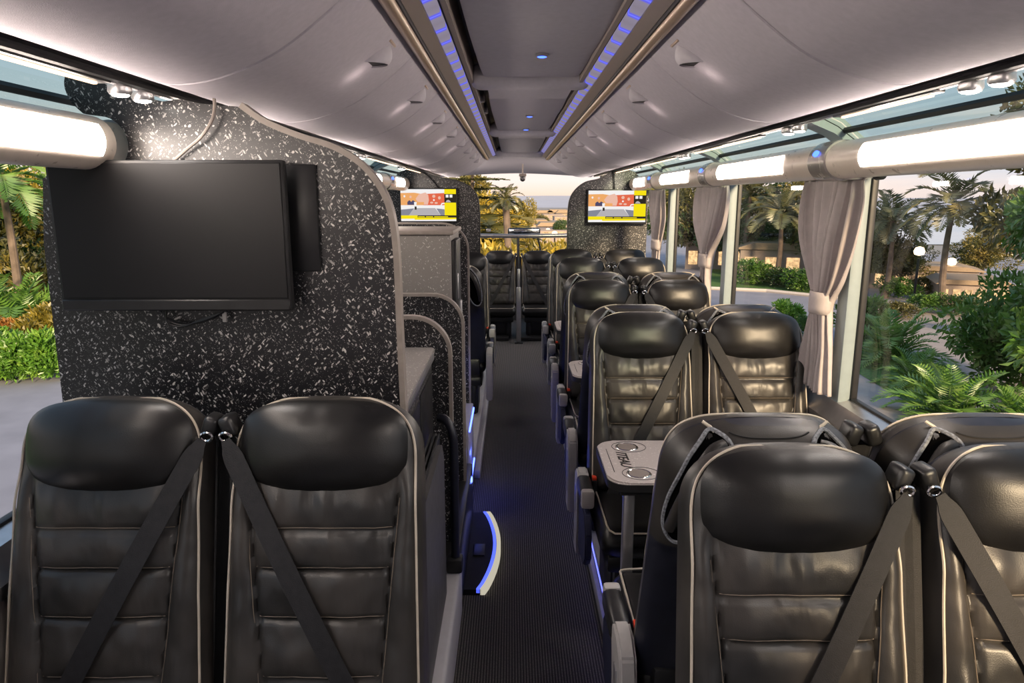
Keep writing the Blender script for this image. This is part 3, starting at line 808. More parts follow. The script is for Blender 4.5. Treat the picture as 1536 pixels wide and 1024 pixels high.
# side strip lights and reading spots under the side rail
STR = [(-.9, 1.42), (1.75, 2.28) , (2.95, 4.05), (4.5, 5.65), (6.0, 7.3)]
for s in (1, -1):
    for i, (y0, y1) in enumerate(STR):
        if s < 0 and i == 0: y0, y1 = -.9, 1.62
        if s < 0 and i == 1: continue
        b = bmesh.new(); rbox(b, min(XC+s*.938, XC+s*.972), max(XC+s*.938, XC+s*.972), y0, y1, 2.066, 2.080, .004)
        t = thing('rail_light', '%s warm glowing strip light under the %s roof rail' % (ordn[i], 'right' if s > 0 else 'left'), 'strip light', (0, 0, 0), 0, 'warm strip lights under the roof rails')
        obj('light_housing', b, M['blackpl'], t)
        b = bmesh.new(); rbox(b, min(XC+s*.953, XC+s*.964), max(XC+s*.953, XC+s*.964), y0+.03, y1-.03, 2.060, 2.068, .002); obj('lens', b, M['ledw'], t)
def reading(y, s, lab):
    t = thing('reading_light', lab, 'reading light', (XC+s*.955, y, 2.066), 0, 'paired reading lights under the roof rails')
    for dy in (-.05, .05):
        b = bmesh.new(); lathe(b, [(.016, .03), (.024, .012), (.026, -.008), (.022, -.015)], 18, 'z', (0, dy, 0)); h = obj('lamp_head', b, M['alu'], t)
        b = bmesh.new(); lathe(b, [(.020, -.014), (.017, -.018), (.008, -.020)], 18, 'z', (0, dy, 0)); obj('lens', b, M['ledspot'], h)
    sp = bpy.data.lights.new('reading_lamp', 'SPOT'); sp.energy = 8; sp.spot_size = math.radians(120); sp.spot_blend = .8; sp.color = (1, .91, .84); sp.shadow_soft_size = .05
    so_ = bpy.data.objects.new('reading_lamp', sp); C.objects.link(so_); so_.parent = t; so_.location = (0, 0, -.03); so_.rotation_euler = (0, -s*math.radians(-28), 0)
for s, ys in ((1, (-.35, .60, 1.58, 2.62, 4.25, 5.85)), (-1, (-.35, .75, 1.73, 2.72, 4.25, 5.85))):  # first two pairs per side are unseen, added to light the seat fronts
    for k, y in enumerate(ys): reading(y, s, '%s pair of reading lights from the camera under the %s roof rail' % (ordn[k], 'right' if s > 0 else 'left'))

# ---------------------------------------------------------------- long tube lamps above the windows
def tube_lamp(x, s, y0, y1, l0, l1, lab, collar_end, cap0=True):
    z = 1.955; r = .066
    t = thing('tube_lamp', lab, 'tube lamp', (x, 0, z), 0, 'long warm tube lamps above the windows')
    b = bmesh.new(); lathe(b, [(r*.9, y0), (r, y0+.006), (r, y1-.006), (r*.9, y1)], 32, 'y'); obj('lamp_housing', b, M['housing'], t)
    b = bmesh.new(); rows = []
    # lit panel on the side that looks into the bus
    a0, a1 = math.radians(-30), math.radians(36)
    for i in range(15):
        a = a0+(a1-a0)*i/14; rr = r+.0025+.002*math.sin(PI*i/14)
        rows.append([(-s*rr*math.cos(a), l0, rr*math.sin(a)), (-s*rr*math.cos(a), l1, rr*math.sin(a))])
    gridfaces(b, rows); obj('lit_panel', b, M['lamp'], t)['label'] = 'glowing warm white panel'
    if collar_end:
        yc = y1+.055
        b = bmesh.new(); lathe(b, [(r*.9, yc-.075), (r*1.10, yc-.07), (r*1.12, yc), (r*1.10, yc+.07), (r*.9, yc+.075)], 32, 'y'); c = obj('collar', b, M['collar'], t)
        b = bmesh.new(); lathe(b, [(.022, 0), (.020, -.006), (.008, -.009)], 16, 'x', cap=True)
        for v in b.verts: v.co = Vector((v.co.x*s, v.co.y, v.co.z*.55))
        bmesh.ops.rotate(b, verts=b.verts, cent=(0, 0, 0), matrix=Matrix.Rotation(s*math.radians(20), 3, 'Y'))
        bmesh.ops.translate(b, verts=b.verts, vec=(-s*r*1.12*math.cos(math.radians(20)), yc-.0, r*1.12*math.sin(math.radians(20))))
        obj('blue_led', b, M['ledb'], c)['label'] = 'blue indicator light'
SEG = [(-1.1, 1.02, -.6, .72), (1.14, 2.63, 1.42, 2.36), (2.74, 4.25, 3.04, 3.98), (4.36, 5.88, 4.66, 5.5), (5.99, 6.95, 6.2, 6.7), (7.1, 9.9, 7.3, 9.7)]  # first and last segments are unseen, put in to light near and far seats
for i, (a, b_, c, d) in enumerate(SEG):
    if i == 0: lab = 'tube lamp above the right windows, reaching the rear of the camera'
    else: lab = '%s tube lamp above the right windows, %s' % (ordn[i], ['', 'the large bright one at the photo edge', 'just past the big curtain', 'past the second curtain', 'ending at the far speckled panel', 'behind the right far screen panel, by the windscreen'][i])
    tube_lamp(1.20, 1, a, b_, c, d, lab, i < 4)
for i, (a, b_, c, d) in enumerate([(-1.1, .36, -.8, .18), (.42, 1.82, .62, 1.76), (1.90, 2.63, 2.0, 2.5), (2.74, 4.25, 3.04, 3.98), (4.36, 5.88, 4.66, 5.45), (5.99, 6.95, 6.2, 6.62), (7.1, 9.9, 7.3, 9.7)]):  # first and last of these are likewise unseen, there for their light
    lab = 'tube lamp above the left windows, %s' % ['beside and behind the camera', 'the bright one ending at the speckled partition', 'short one just past the speckled partition', 'above the counter', 'nearer of the two showing past the partition edge', 'ending at the left far screen panel', 'behind the left far screen panel, by the windscreen'][i]
    tube_lamp(-1.055, -1, a, b_, c, d, lab, i in (3, 4))
# ---------------------------------------------------------------- left partition, monitor, cables
def panel_pts(pts, y):
    return [(lambda p: (p.x, p.z))(at(px, py, y)) for px, py in pts]
def rim_tube(bm, pts2, y0, y1, w):
    """flat edge band following a 2D polyline (x,z), w wide either side, spanning y0..y1"""
    P = [Vector((p[0], 0, p[1])) for p in pts2]; rows = []
    for i, p in enumerate(P):
        t = (P[min(i+1, len(P)-1)]-P[max(i-1, 0)]).normalized(); n = Vector((-t.z, 0, t.x))
        a, b_ = p+n*w, p-n*w*.25
        rows.append([(a.x, y0, a.z), (a.x, y1, a.z), (b_.x, y1, b_.z), (b_.x, y0, b_.z)])
    vs = gridfaces(bm, rows, True); bm.faces.new(vs[0]); bm.faces.new(vs[-1][::-1])
YP = 1.86
# outline in metres (x, z), measured from the wall side round to the aisle side
edge = smoothpath([(q.x, 0, q.z) for q in [at(px, py, YP) for px, py in ((360, 160), (395, 184), (445, 205), (500, 223), (540, 248), (568, 282), (584, 322), (592, 385), (596, 480))]], 6)
left = [(-1.215, .14), (-1.245, .9), (-1.235, 1.70), (-1.215, 1.87), (-1.150, 1.90), (-1.105, 1.885)]
tubecut = [(-1.055+.071*math.cos(a), 1.955+.071*math.sin(a)) for a in [math.radians(-110+200*k/14) for k in range(15)]]
top = smoothpath([(-1.09, 0, 2.03), (-1.118, 0, 2.06), (-1.13, 0, 2.10), (-1.115, 0, 2.135), (-1.07, 0, 2.155), (-1.02, 0, 2.150)], 4)
notch = [(-.99, 2.13), (-.90, 2.115), (-.85, 2.072), (-.72, 2.052), (-.70, 2.05)]
outline = left+tubecut[::1]+[(p.x, p.z) for p in top]+[(-.97, 2.12), (-.93, 2.07), (-.885, 2.06), (-.84, 2.066)]+[(-.79, 2.055)]+[(p.x, p.z) for p in edge]+[(-.300, .8), (-.30, .002), (-1.215, .002)]
part_t = thing('speckled_partition', 'tall black white-flecked partition behind the nearest left seats, carrying the dark monitor', 'partition', (0, YP, 0))
b = bmesh.new(); prism(b, outline, 'y', 0, .028); obj('panel', b, M['speck'], part_t, smooth=False)
b = bmesh.new(); rim_tube(b, [(p.x, p.z) for p in edge]+[(-.303, 1.1), (-.300, .8), (-.30, .002)], -.006, .034, .012)
obj('edge_trim', b, M['trimtaupe'], part_t)['label'] = 'taupe rounded edge trim'
# monitor
m = thing('monitor', 'large switched-off black monitor on the left speckled partition', 'monitor', (0, 0, 0))
tl, tr, br_, bl = at(80, 240, 1.80), at(431, 240, 1.80), at(437, 465, 1.80), at(91, 465, 1.80)
mx0, mx1, mz0, mz1 = (tl.x+bl.x)/2, (tr.x+br_.x)/2, (bl.z+br_.z)/2, (tl.z+tr.z)/2
b = bmesh.new(); rbox(b, mx0, mx1, 1.785, 1.815, mz0, mz1, .006, 2); obj('bezel', b, M['bezel'], m)
b = bmesh.new(); rbox(b, mx0+.008, mx1-.008, 1.782, 1.787, mz0+.034, mz1-.008, .001, 1); obj('screen', b, M['monitor'], m)
b = bmesh.new(); rbox(b, mx0+.003, mx1-.003, 1.779, 1.786, mz0+.002, mz0+.030, .003, 1); obj('lower_bar', b, M['bezel'], m)
b = bmesh.new(); rbox(b, -.95, -.80, 1.81, 1.86, 1.62, 1.82, .006); obj('wall_bracket', b, M['blackpl'], m)
# dark mounting plate showing right of the monitor
b = bmesh.new(); rbox(b, -.60, -.505, 1.846, 1.861, 1.63, 1.905, .004); o = obj('mounting_plate', b, M['blackpl']); tag(o, 'narrow black plate on the partition beside the right edge of the big monitor', 'plate')
# cables
b = bmesh.new(); pa = [at(319, 135, 1.845), at(322, 158, 1.84), at(318, 180, 1.83), at(302, 205, 1.83), at(280, 224, 1.84), at(262, 240, 1.845)]
tube(b, smoothpath([pa[0]+Vector((0, .0, .03))]+pa, 6), .0045, 8); o = obj('power_cable', b, M['trimtaupe']); tag(o, 'thin pale cable curving from the roof rail down to the big monitor', 'cable')
b = bmesh.new()
for k in range(3):
    p = [at(238+6*k, 464, 1.83), at(252, 476+4*k, 1.835), at(275, 485+2*k, 1.84), at(305, 482-2*k, 1.84), at(335, 468, 1.83)]
    tube(b, smoothpath(p, 6), .0028, 6)
o = thing('monitor_cables', 'bundle of thin black cables looping under the big monitor', 'cable', (0, 0, 0)); obj('cable_loops', b, M['blackpl'], o)
b = bmesh.new(); c = at(337, 474, 1.835); rbox(b, c.x-.006, c.x+.006, c.y-.004, c.y+.004, c.z-.016, c.z+.012, .003); obj('plug', b, M['greypl'], o)['label'] = 'pale grey plug'

# ---------------------------------------------------------------- counter, low partitions, cabinet
ct = thing('counter', 'low service counter with grey speckled worktop behind the left partition', 'counter', (0, 0, 0))
b = bmesh.new(); rbox(b, XL+.01, -.315, 1.905, 2.80, 1.19, 1.225, .012, 2); obj('worktop', b, M['speckg'], ct)
b = bmesh.new(); rbox(b, XL+.02, -.33, 1.91, 2.80, .01, 1.19, .006); obj('cabinet_body', b, M['speck'], ct)
b = bmesh.new(); rbox(b, -.332, -.312, 2.0, 2.74, 1.185, 1.215, .004); obj('edge_strip', b, M['alu'], ct)
b = bmesh.new(); rbox(b, -.331, -.322, 2.02, 2.36, .45, 1.13, .004); rbox(b, -.331, -.322, 2.40, 2.74, .45, 1.13, .004); obj('door', b, M['blackpl'], ct)
def low_partition(y, x1, ztop, rad, label):
    t = thing('low_partition', label, 'partition', (0, y, 0))
    arc = [(x1-rad+rad*math.cos(a), ztop-rad+rad*math.sin(a)) for a in [math.radians(90-90*k/10) for k in range(11)]]
    ol = [(XL+.02, .001), (XL+.02, ztop)]+arc+[(x1, .001)]
    b = bmesh.new(); prism(b, ol, 'y', 0, .025); obj('panel', b, M['speck'], t, smooth=False)
    b = bmesh.new(); rim_tube(b, [(XL+.03, ztop)]+arc+[(x1, .001)], -.006, .031, .012); obj('edge_trim', b, M['trimtaupe'], t)['label'] = 'taupe edge trim'
low_partition(2.84, -.262, 1.335, .15, 'lower speckled partition with taupe trim rising at the back of the counter')
low_partition(3.52, -.255, 1.335, .15, 'second low speckled partition, just behind the one at the counter')
cb = thing('tall_cabinet', 'tall grey speckled cabinet behind the two low partitions on the left', 'cabinet', (0, 0, 0))
b = bmesh.new(); rbox(b, XL+.02, -.325, 3.75, 4.32, .01, 1.628, .01); obj('cabinet_body', b, M['speckg'], cb, smooth=False)
b = bmesh.new(); rbox(b, XL+.02, -.31, 3.74, 4.33, 1.628, 1.652, .006); obj('top_board', b, M['trimtaupe'], cb)
b = bmesh.new(); rbox(b, -.326, -.296, 3.77, 4.05, .15, 1.60, .006); d = obj('door', b, M['blackpl'], cb)
b = bmesh.new(); rbox(b, -.312, -.290, 3.80, 3.825, 1.28, 1.42, .005); obj('handle', b, M['alu'], d)
b = bmesh.new(); rbox(b, -.312, -.286, 3.98, 4.0, 1.0, 1.25, .005); obj('handle', b, M['alu'], d)
ep = thing('end_panel', 'dark speckled end panel with rounded top closing off the grey cabinet', 'partition', (0, 4.36, 0))
arc = [(-.275-.16+.16*math.cos(a), 1.665-.16+.16*math.sin(a)) for a in [math.radians(90-90*k/10) for k in range(11)]]
b = bmesh.new(); prism(b, [(XL+.02, .001), (XL+.02, 1.665)]+arc+[(-.275, .001)], 'y', 0, .02); obj('panel', b, M['speck'], ep, smooth=False)
b = bmesh.new(); rim_tube(b, [(XL+.03, 1.665)]+arc+[(-.275, .001)], -.004, .026, .009); obj('edge_trim', b, M['trimtaupe'], ep)
b = bmesh.new(); rbox(b, -.315, -.26, 4.33, 4.375, 1.41, 1.45, .006); obj('bracket', b, M['alu'], ep)['label'] = 'pale metal bracket'
# stair side: low grey wall, plinth, hand rail, step with lit nosing
b = bmesh.new(); rbox(b, -.305, -.205, 1.30, 2.62, .141, .36, .015, 3); o = obj('stair_plinth', b, M['plinth']); tag(o, 'grey plinth along the aisle beside the nearest left aisle seat', 'plinth')
sd = thing('side_board', 'upright grey board between the nearest left aisle seat and the stair rail', 'panel', (0, 0, 0))
b = bmesh.new(); prism(b, [(1.72, .361), (2.40, .361), (2.40, .90), (2.34, .97), (1.72, .97)], 'x', -.262, -.246); obj('board', b, M['walld'], sd, smooth=False)
b = bmesh.new()
for k in range(3): rbox(b, -.27-.014*k, -.262-.014*k, 1.715+.02*k, 2.42, .361, .985, .002)
obj('edge_strips', b, M['blackpl'], sd)
hr = thing('grab_rail', 'black upright grab rail with curved top beside the stairs left of the aisle', 'rail', (0, 0, 0))
b = bmesh.new(); tube(b, smoothpath([(-.285, 2.62, .98), (-.255, 2.60, .975), (-.232, 2.585, .93), (-.226, 2.58, .85), (-.226, 2.57, .60), (-.226, 2.565, .40)], 6), .017, 12); obj('rail', b, M['shell'], hr)
b = bmesh.new(); rbox(b, -.262, -.196, 2.53, 2.60, .36, .42, .012); obj('rail_socket', b, M['bezel'], hr)
st = thing('stair_step', 'dark curved step bulging into the aisle, edge lit by a blue and white strip', 'step', (0, 0, 0))
arcp = [(-.145+.068*math.sin(PI*k/20)**.8, 2.97+.82*k/20) for k in range(21)]
b = bmesh.new(); prism(b, [(-.32, 2.97)]+arcp+[(-.32, 3.79)], 'z', .001, .030); obj('tread', b, M['darkvoid'], st, smooth=False)  # dark slab stands for the shade down in the stair well
def band(w0, w1, z0, z1):
    b = bmesh.new(); rows = []
    for i, (x, y) in enumerate(arcp):
        rows.append([(x+w0, y, z0), (x+w1, y, z0), (x+w1, y, z1), (x+w0, y, z1)])
    vs = gridfaces(b, rows, True); b.faces.new(vs[0]); b.faces.new(vs[-1][::-1]); return b
obj('nosing', band(-.004, .018, .002, .036), M['ledwh'], st)['label'] = 'pale lit nosing'
obj('blue_strip', band(-.022, -.006, .012, .036), M['ledbs'], st)['label'] = 'blue light strip'
b = bmesh.new(); rbox(b, -.20, -.14, 3.28, 3.40, .030, .038, .004); obj('latch_plate', b, M['bezel'], st)
b = bmesh.new(); rbox(b, -.30, -.225, 2.64, 3.78, .031, .34, .01); o = obj('stair_well', b, M['blackpl']); tag(o, 'black boxed stair well side behind the lit curved step', 'stair')
# blue glow strip along the left base
b = bmesh.new(); rbox(b, -.248, -.240, 3.84, 4.30, .16, .172, .002); rbox(b, -.248, -.240, 3.84, 4.30, .50, .512, .002)
t = thing('floor_glow_strip', 'blue glow strip at the base of the left cabinets along the aisle', 'strip light', (0, 0, 0)); obj('lens', b, M['ledglow'], t)
b = bmesh.new(); rbox(b, -.30, -.249, 3.80, 4.33, .001, .53, .006); obj('light_carrier', b, M['plinth'], t)
for yy, zz in ((4.05, .30), (4.2, .75), (3.75, .25)):  # bare point lights added to spread the blue glow of the strip
    pl_ = bpy.data.lights.new('glow_lamp', 'POINT'); pl_.energy = .4; pl_.color = (.10, .16, 1); pl_.shadow_soft_size = .02
    po = bpy.data.objects.new('glow_lamp', pl_); C.objects.link(po); po.parent = t; po.location = (-.215, yy, zz)
b = bmesh.new(); rbox(b, .400, .404, 1.75, 7.6, .108, .113, .001); o = obj('floor_glow_strip', b, M['ledglow2']); tag(o, 'thin blue glow strip along the right platform edge under the seats', 'strip light')

# ---------------------------------------------------------------- tables
def vtable(y0, y1, label, group, text):
    z = .865
    t = thing('table', label, 'table', (0, 0, 0), 0, group)
    x0, x1 = .335, 1.30; r = .07
    def corner(cx, cy, a0): return [(cx+r*math.cos(math.radians(a0+90*k/8)), cy+r*math.sin(math.radians(a0+90*k/8))) for k in range(9)]
    ol = corner(x0+r, y0+r, 180)+[(x1, y0), (x1, y1)]+corner(x0+r, y1-r, 90)
    b = bmesh.new(); prism(b, ol, 'z', z-.030, z); bmesh.ops.bevel(b, geom=[e for e in b.edges if abs(e.verts[0].co.z-e.verts[1].co.z) < 1e-5], offset=.006, segments=2, affect='EDGES'); obj('table_top', b, M['speckt'], t, angle=50)
    b = bmesh.new(); ol2 = [(x+(.004 if x > .6 else -.003), y+(-.003 if y < (y0+y1)/2 else .003)) for x, y in ol]; prism(b, ol2, 'z', z-.034, z-.008); obj('table_edge', b, M['bezel'], t)
    for yy in (y0+.085, y1-.075):
        b = bmesh.new(); lathe(b, [(.036, -.02), (.036, .0015), (.040, .003), (.044, .0015), (.046, -.002)], 28, 'z', (x0+.115, yy, z), cap=False); c = obj('cup_holder', b, M['chrome'], t)
        b = bmesh.new(); lathe(b, [(.037, -.004), (.03, -.006), (.002, -.007)], 28, 'z', (x0+.115, yy, z+.0055)); obj('cup_base', b, M['bronze2'], c)
        b = bmesh.new(); tube(b, [(x0+.122+.066*math.cos(a), yy+.058*math.sin(a), z+.0005) for a in [2*PI*k/32 for k in range(33)]], .0012, 5, False); obj('engraved_ring', b, M['bezel'], c)
    b = bmesh.new(); tube(b, [(x0+.03, y0+.10, z+.0005), (x0+.03, y1-.10, z+.0005)], .0012, 5); obj('engraved_line', b, M['bezel'], t)
    b = bmesh.new(); rbox(b, .388, .428, y0+.02, y0+.055, PT+.001, z-.032, .008); obj('leg', b, M['alu'], t)
    b = bmesh.new(); rbox(b, .375, .50, y0+.01, y0+.07, z-.052, z-.033, .004); obj('bracket', b, M['bezel'], t)
    if text:
        fc = bpy.data.curves.new('lettering', 'FONT'); fc.body = text; fc.size = .075; fc.shear = .35; fc.extrude = .0004; fc.offset = .0012; fc.align_x = 'CENTER'; fc.align_y = 'CENTER'; fc.space_character = .92
        fc.materials.append(M['blackpl'])
        tmp = bpy.data.objects.new('lettering_source', fc); C.objects.link(tmp); bpy.context.view_layer.update()
        me = bpy.data.meshes.new_from_object(tmp.evaluated_get(bpy.context.evaluated_depsgraph_get())); bpy.data.objects.remove(tmp); me.name = 'lettering'
        o = bpy.data.objects.new('lettering', me); C.objects.link(o); o.parent = t; o.location = (x0+.080, (y0+y1)/2+.01, z+.001); o.rotation_euler = (0, 0, -PI/2); o.scale = (.80, .72, 1)
gT = 'speckled tables between facing right seats'
vtable(2.25, 2.68, 'large grey speckled table with dark lettering and two cup holders, nearest on the right', gT, 'ITEAU')
vtable(3.70, 4.10, 'second speckled table from the camera, one corner showing beside the seats', gT, None)
vtable(5.08, 5.50, 'third speckled table from the camera, far down the right side', gT, None)

# ---------------------------------------------------------------- far panels, screens
def far_panel(pts, y, label, name_trim=True):
    t = thing('screen_partition', label, 'partition', (0, y, 0))
    sp = [(p.x, p.z) for p in smoothpath([(a, 0, b) for a, b in pts['curve']], 5)]
    b = bmesh.new(); prism(b, pts['pre']+sp+pts['post'], 'y', 0, .03); obj('panel', b, M['speck'], t, smooth=False)
    e = sp+pts['post'][:1]
    if pts.get('flip'): e = e[::-1]
    b = bmesh.new(); rim_tube(b, e, -.006, .036, .010); obj('edge_trim', b, M['blackpl'], t)
    return t
tr_ = far_panel({'pre': [(1.33, .15), (1.34, 1.93), (1.20, 2.07), (1.02, 2.13)], 'curve': [(.97, 2.075), (.86, 2.01), (.72, 1.975), (.62, 1.90), (.565, 1.80), (.550, 1.66)], 'post': [(.55, .15)], 'flip': 0}, 7.03, 'speckled panel at the far right carrying a lit screen')
b = bmesh.new(); rbox(b, 1.09, 1.098, 7.026, 7.031, .3, 1.54); obj('panel_joint', b, M['blk'], tr_)
far_panel({'pre': [(-1.24, .15), (-1.24, 1.93), (-1.10, 2.07), (-.92, 2.13)], 'curve': [(-.87, 2.075), (-.72, 2.025), (-.52, 1.985), (-.40, 1.92), (-.335, 1.82), (-.318, 1.66)], 'post': [(-.318, .15)], 'flip': 1}, 7.03, 'speckled panel at the far left carrying a lit screen')
SM = [emit('screen_white', (.95, .93, .92), .95), emit('screen_orange', (.95, .45, .16), .9), emit('screen_red', (.85, .16, .08), .9), emit('screen_pink', (.93, .56, .44), .9), emit('screen_grey', (.55, .52, .54), .85), emit('screen_slate', (.30, .31, .38), .8), emit('screen_navy', (.10, .09, .18), .8), emit('screen_yellow', (.98, .80, .01), .95), emit('screen_black', (.05, .04, .03), .6)]
def screen(x0, x1, z0, z1, y, label):
    t = thing('screen', label, 'screen', (0, 0, 0), 0, 'lit screens on the far panels')
    b = bmesh.new(); rbox(b, x0-.012, x1+.012, y, y+.05, z0-.022, z1+.012, .006); obj('bezel', b, M['blackpl'], t)
    b = bmesh.new(); w, h = x1-x0, z1-z0; layer = [0]
    def poly(pts, mi):
        layer[0] += 1
        f = b.faces.new([b.verts.new((x0+u*w, y-.001-.0002*layer[0], z0+v*h)) for u, v in pts]); f.material_index = mi
    R = lambda u0, u1, v0, v1: [(u0, v0), (u1, v0), (u1, v1), (u0, v1)]
    def ell(cx, cy, rx, ry, mi): poly([(cx+rx*math.cos(2*PI*k/16), cy+ry*math.sin(2*PI*k/16)) for k in range(16)], mi)
    poly(R(0, .79, .18, 1), 0)
    poly([(0, .50), (.44, .50), (.42, .84), (.25, .89), (0, .88)], 1)
    poly([(.40, .50), (.79, .50), (.79, .88), (.40, .85)], 2)
    poly([(.27, .70), (.33, .84), (.45, .90), (.50, .82), (.51, .66), (.49, .52), (.36, .52), (.30, .62)], 3)
    ell(.07, .78, .017, .035, 0); ell(.18, .76, .02, .04, 3); ell(.60, .78, .028, .05, 3); ell(.70, .73, .025, .05, 3); ell(.60, .66, .016, .03, 0); ell(.56, .58, .03, .03, 3); ell(.64, .57, .03, .03, 3)
    poly([(.12, .51), (.26, .51), (.27, .60), (.23, .65), (.15, .65), (.12, .60)], 6); ell(.19, .66, .02, .05, 1)
    poly(R(.31, .42, .51, .60), 1)
    poly([(0, .18), (.14, .18), (.24, .40), (0, .36)], 5); poly([(.72, .18), (.79, .18), (.79, .37), (.64, .40)], 5)
    poly([(.14, .18), (.72, .18), (.62, .41), (.25, .41)], 4)
    poly([(.245, .40), (.275, .40), (.29, .60), (.24, .60)], 0); poly(R(.25, .285, .36, .46), 8)
    poly([(.71, .48), (.74, .57), (.79, .58), (.79, .54), (.75, .53), (.73, .47)], 0)
    poly(R(.79, 1, .18, 1), 7); poly(R(.79, 1, .58, .85), 8); poly(R(.815, .865, .74, .83), 0); poly(R(.885, .935, .74, .83), 0)
    poly([(.81, .59), (.83, .65), (.86, .67), (.89, .64), (.91, .59)], 4)
    poly(R(0, 1, 0, .18), 7); poly(R(.30, 1, .11, .18), 8); poly(R(.31, .43, .125, .15), 7); poly(R(.45, .58, .125, .15), 7); poly(R(.60, .85, .125, .15), 7)
    poly([(0, 0), (1, 0), (1, .06), (.85, .05), (.25, .04), (.24, .075), (0, .07)], 0)
    o = obj('picture', b, SM, t, smooth=False)
screen(.745, 1.305, 1.590, 1.892, 6.96, 'lit yellow and orange screen on the right far panel')
screen(-1.085, -.545, 1.600, 1.905, 6.96, 'lit yellow and orange screen on the left far panel')
b = bmesh.new(); tube(b, smoothpath([(-.92, 6.99, 2.09), (-.84, 7.0, 2.05), (-.75, 7.0, 1.96), (-.72, 7.0, 1.91)], 6), .006, 6); o = obj('screen_cable', b, M['blackpl']); tag(o, 'thin black cable above the left far screen', 'cable')
b = bmesh.new(); tube(b, smoothpath([(.98, 6.99, 2.09), (.99, 7.0, 2.04), (1.0, 7.0, 1.96), (1.0, 7.0, 1.90)], 6), .006, 6); o = obj('screen_cable', b, M['blackpl']); tag(o, 'thin black cable above the right far screen', 'cable')

# ---------------------------------------------------------------- windscreen end
b = bmesh.new(); tube(b, [(-1.24, 10.2, 1.30), (.06, 10.16, 1.285), (1.34, 10.2, 1.30)], .03, 12); o = obj('crash_rail', b, M['alu']); tag(o, 'horizontal metal rail across the far windscreen', 'rail')
pl = thing('floor_pole', 'grey post standing on the floor between the two far seats', 'post', (0, 0, 0))
b = bmesh.new(); rbox(b, .055, .115, 8.76, 8.82, .012, .72, .012); rbox(b, .068, .102, 8.775, 8.81, .70, .95, .01); obj('post', b, M['alu'], pl)
b = bmesh.new(); rbox(b, .03, .14, 8.735, 8.845, .001, .016, .005); obj('foot_plate', b, M['bezel'], pl)
b = bmesh.new(); tube(b, [(.088, 9.75, .0), (.088, 10.1, 1.27)], .02, 10); o = obj('windscreen_strut', b, M['bezel']); tag(o, 'slim dark upright from the floor to the windscreen rail', 'post')
ms = thing('rear_view_mirror', 'wide outside mirror standing just above the windscreen rail', 'mirror', (0, 0, 0))
c = at(786, 347, 10.9); b = bmesh.new(); rbox(b, c.x-.25, c.x+.25, 10.85, 10.93, c.z-.055, c.z+.055, .03, 3); obj('mirror_shell', b, M['blackpl'], ms)
b = bmesh.new(); rbox(b, c.x-.23, c.x+.23, 10.843, 10.852, c.z-.04, c.z+.04, .004); obj('mirror_glass', b, M['chrome'], ms)
b = bmesh.new(); tube(b, [(c.x+.20, 10.9, c.z-.03), (c.x+.25, 10.92, c.z-.25), (c.x+.25, 10.72, c.z-.5), (c.x+.25, 10.62, .3)], .015, 8); obj('mirror_arm', b, M['bezel'], ms)
dc = thing('dome_camera', 'small dome camera hanging from the ceiling at the windscreen top', 'camera', (0, 0, 0))
c = at(784, 263, 8.9); zt = 2.235
b = bmesh.new(); rbox(b, c.x-.045, c.x+.045, 8.86, 8.94, c.z-.012, c.z+.02, .006); tube(b, [(c.x, 8.9, c.z), (c.x, 8.9, zt)], .010, 8); obj('mount', b, M['bronze2'], dc)
b = bmesh.new(); lathe(b, [(.034, c.z-.012), (.036, c.z-.035), (.028, c.z-.062), (.010, c.z-.074)], 18, 'z', (c.x, 8.9, 0)); obj('dome', b, M['blackpl'], dc)
b = bmesh.new(); lathe(b, [(.013, -.008), (.010, .0), (.004, .002)], 14, 'y', (c.x, 8.868, c.z-.038)); obj('lens', b, M['chrome'], dc)

# ---------------------------------------------------------------- curtains
def curtain(x, prof, label, folds=9, seed=1, tie=True):
    """prof: list of (z, y_near, y_far, depth)"""
    r = random.Random(seed); t = thing('curtain', label, 'curtain', (0, 0, 0), 0, 'taupe curtains tied at the window pillars')
    ph = [r.uniform(-.5, .5) for _ in range(folds+2)]; am = [r.uniform(.5, 1.) for _ in range(folds+2)]
    b = bmesh.new(); rows = []
    P = smoothpath([Vector((p[1], p[2], p[0])) for p in prof], 10); Dp = [prof[min(len(prof)-1, i//10)][3]*(1-(i % 10)/10)+prof[min(len(prof)-1, i//10+1)][3]*(i % 10)/10 for i in range(len(P))]
    n = folds*10
    for p, d in zip(P, Dp):
        row = []
        for k in range(n+1):
            t_ = k/n; f = t_*folds; i = int(f)
            w = math.sin(2*PI*(f+ph[i]*0.0)+.8*math.sin(3*f+seed))
            a = am[i]*(1-(f-i))+am[i+1]*(f-i)
            yy = p.x+(p.y-p.x)*(t_+.018*math.sin(7*f+p.z*3))
            row.append(Vector((x+d*a*w*.5+.008*math.sin(p.z*9+f), yy, p.z)))
        rows.append(row)
    gridfaces(b, rows); o = obj('cloth', b, M['curtain'], t, angle=180)
    sm = o.modifiers.new('thickness', 'SOLIDIFY'); sm.thickness = .004
    if tie:
        z = tie; pr = min(P, key=lambda q: abs(q.z-z)); b = bmesh.new()
        cy = (pr.x+pr.y)/2; ry = abs(pr.y-pr.x)/2+.010
        rows = []
        for k in range(28):
            a = 2*PI*k/28; cx_, cy_ = .040*math.cos(a), ry*math.sin(a)
            rows.append([(x+cx_, cy+cy_, z-.045), (x+cx_*1.05, cy+cy_*1.03, z-.02), (x+cx_*1.05, cy+cy_*1.03, z+.02), (x+cx_, cy+cy_, z+.045)])
        rows.append(rows[0]); gridfaces(b, rows); o = obj('tieback', b, M['curtain'], t)
        o.modifiers.new('thickness', 'SOLIDIFY').thickness = .004
    return t
def cy(px, x=1.275):  # distance at which a curtain edge stands
    return x*F/(px-768)
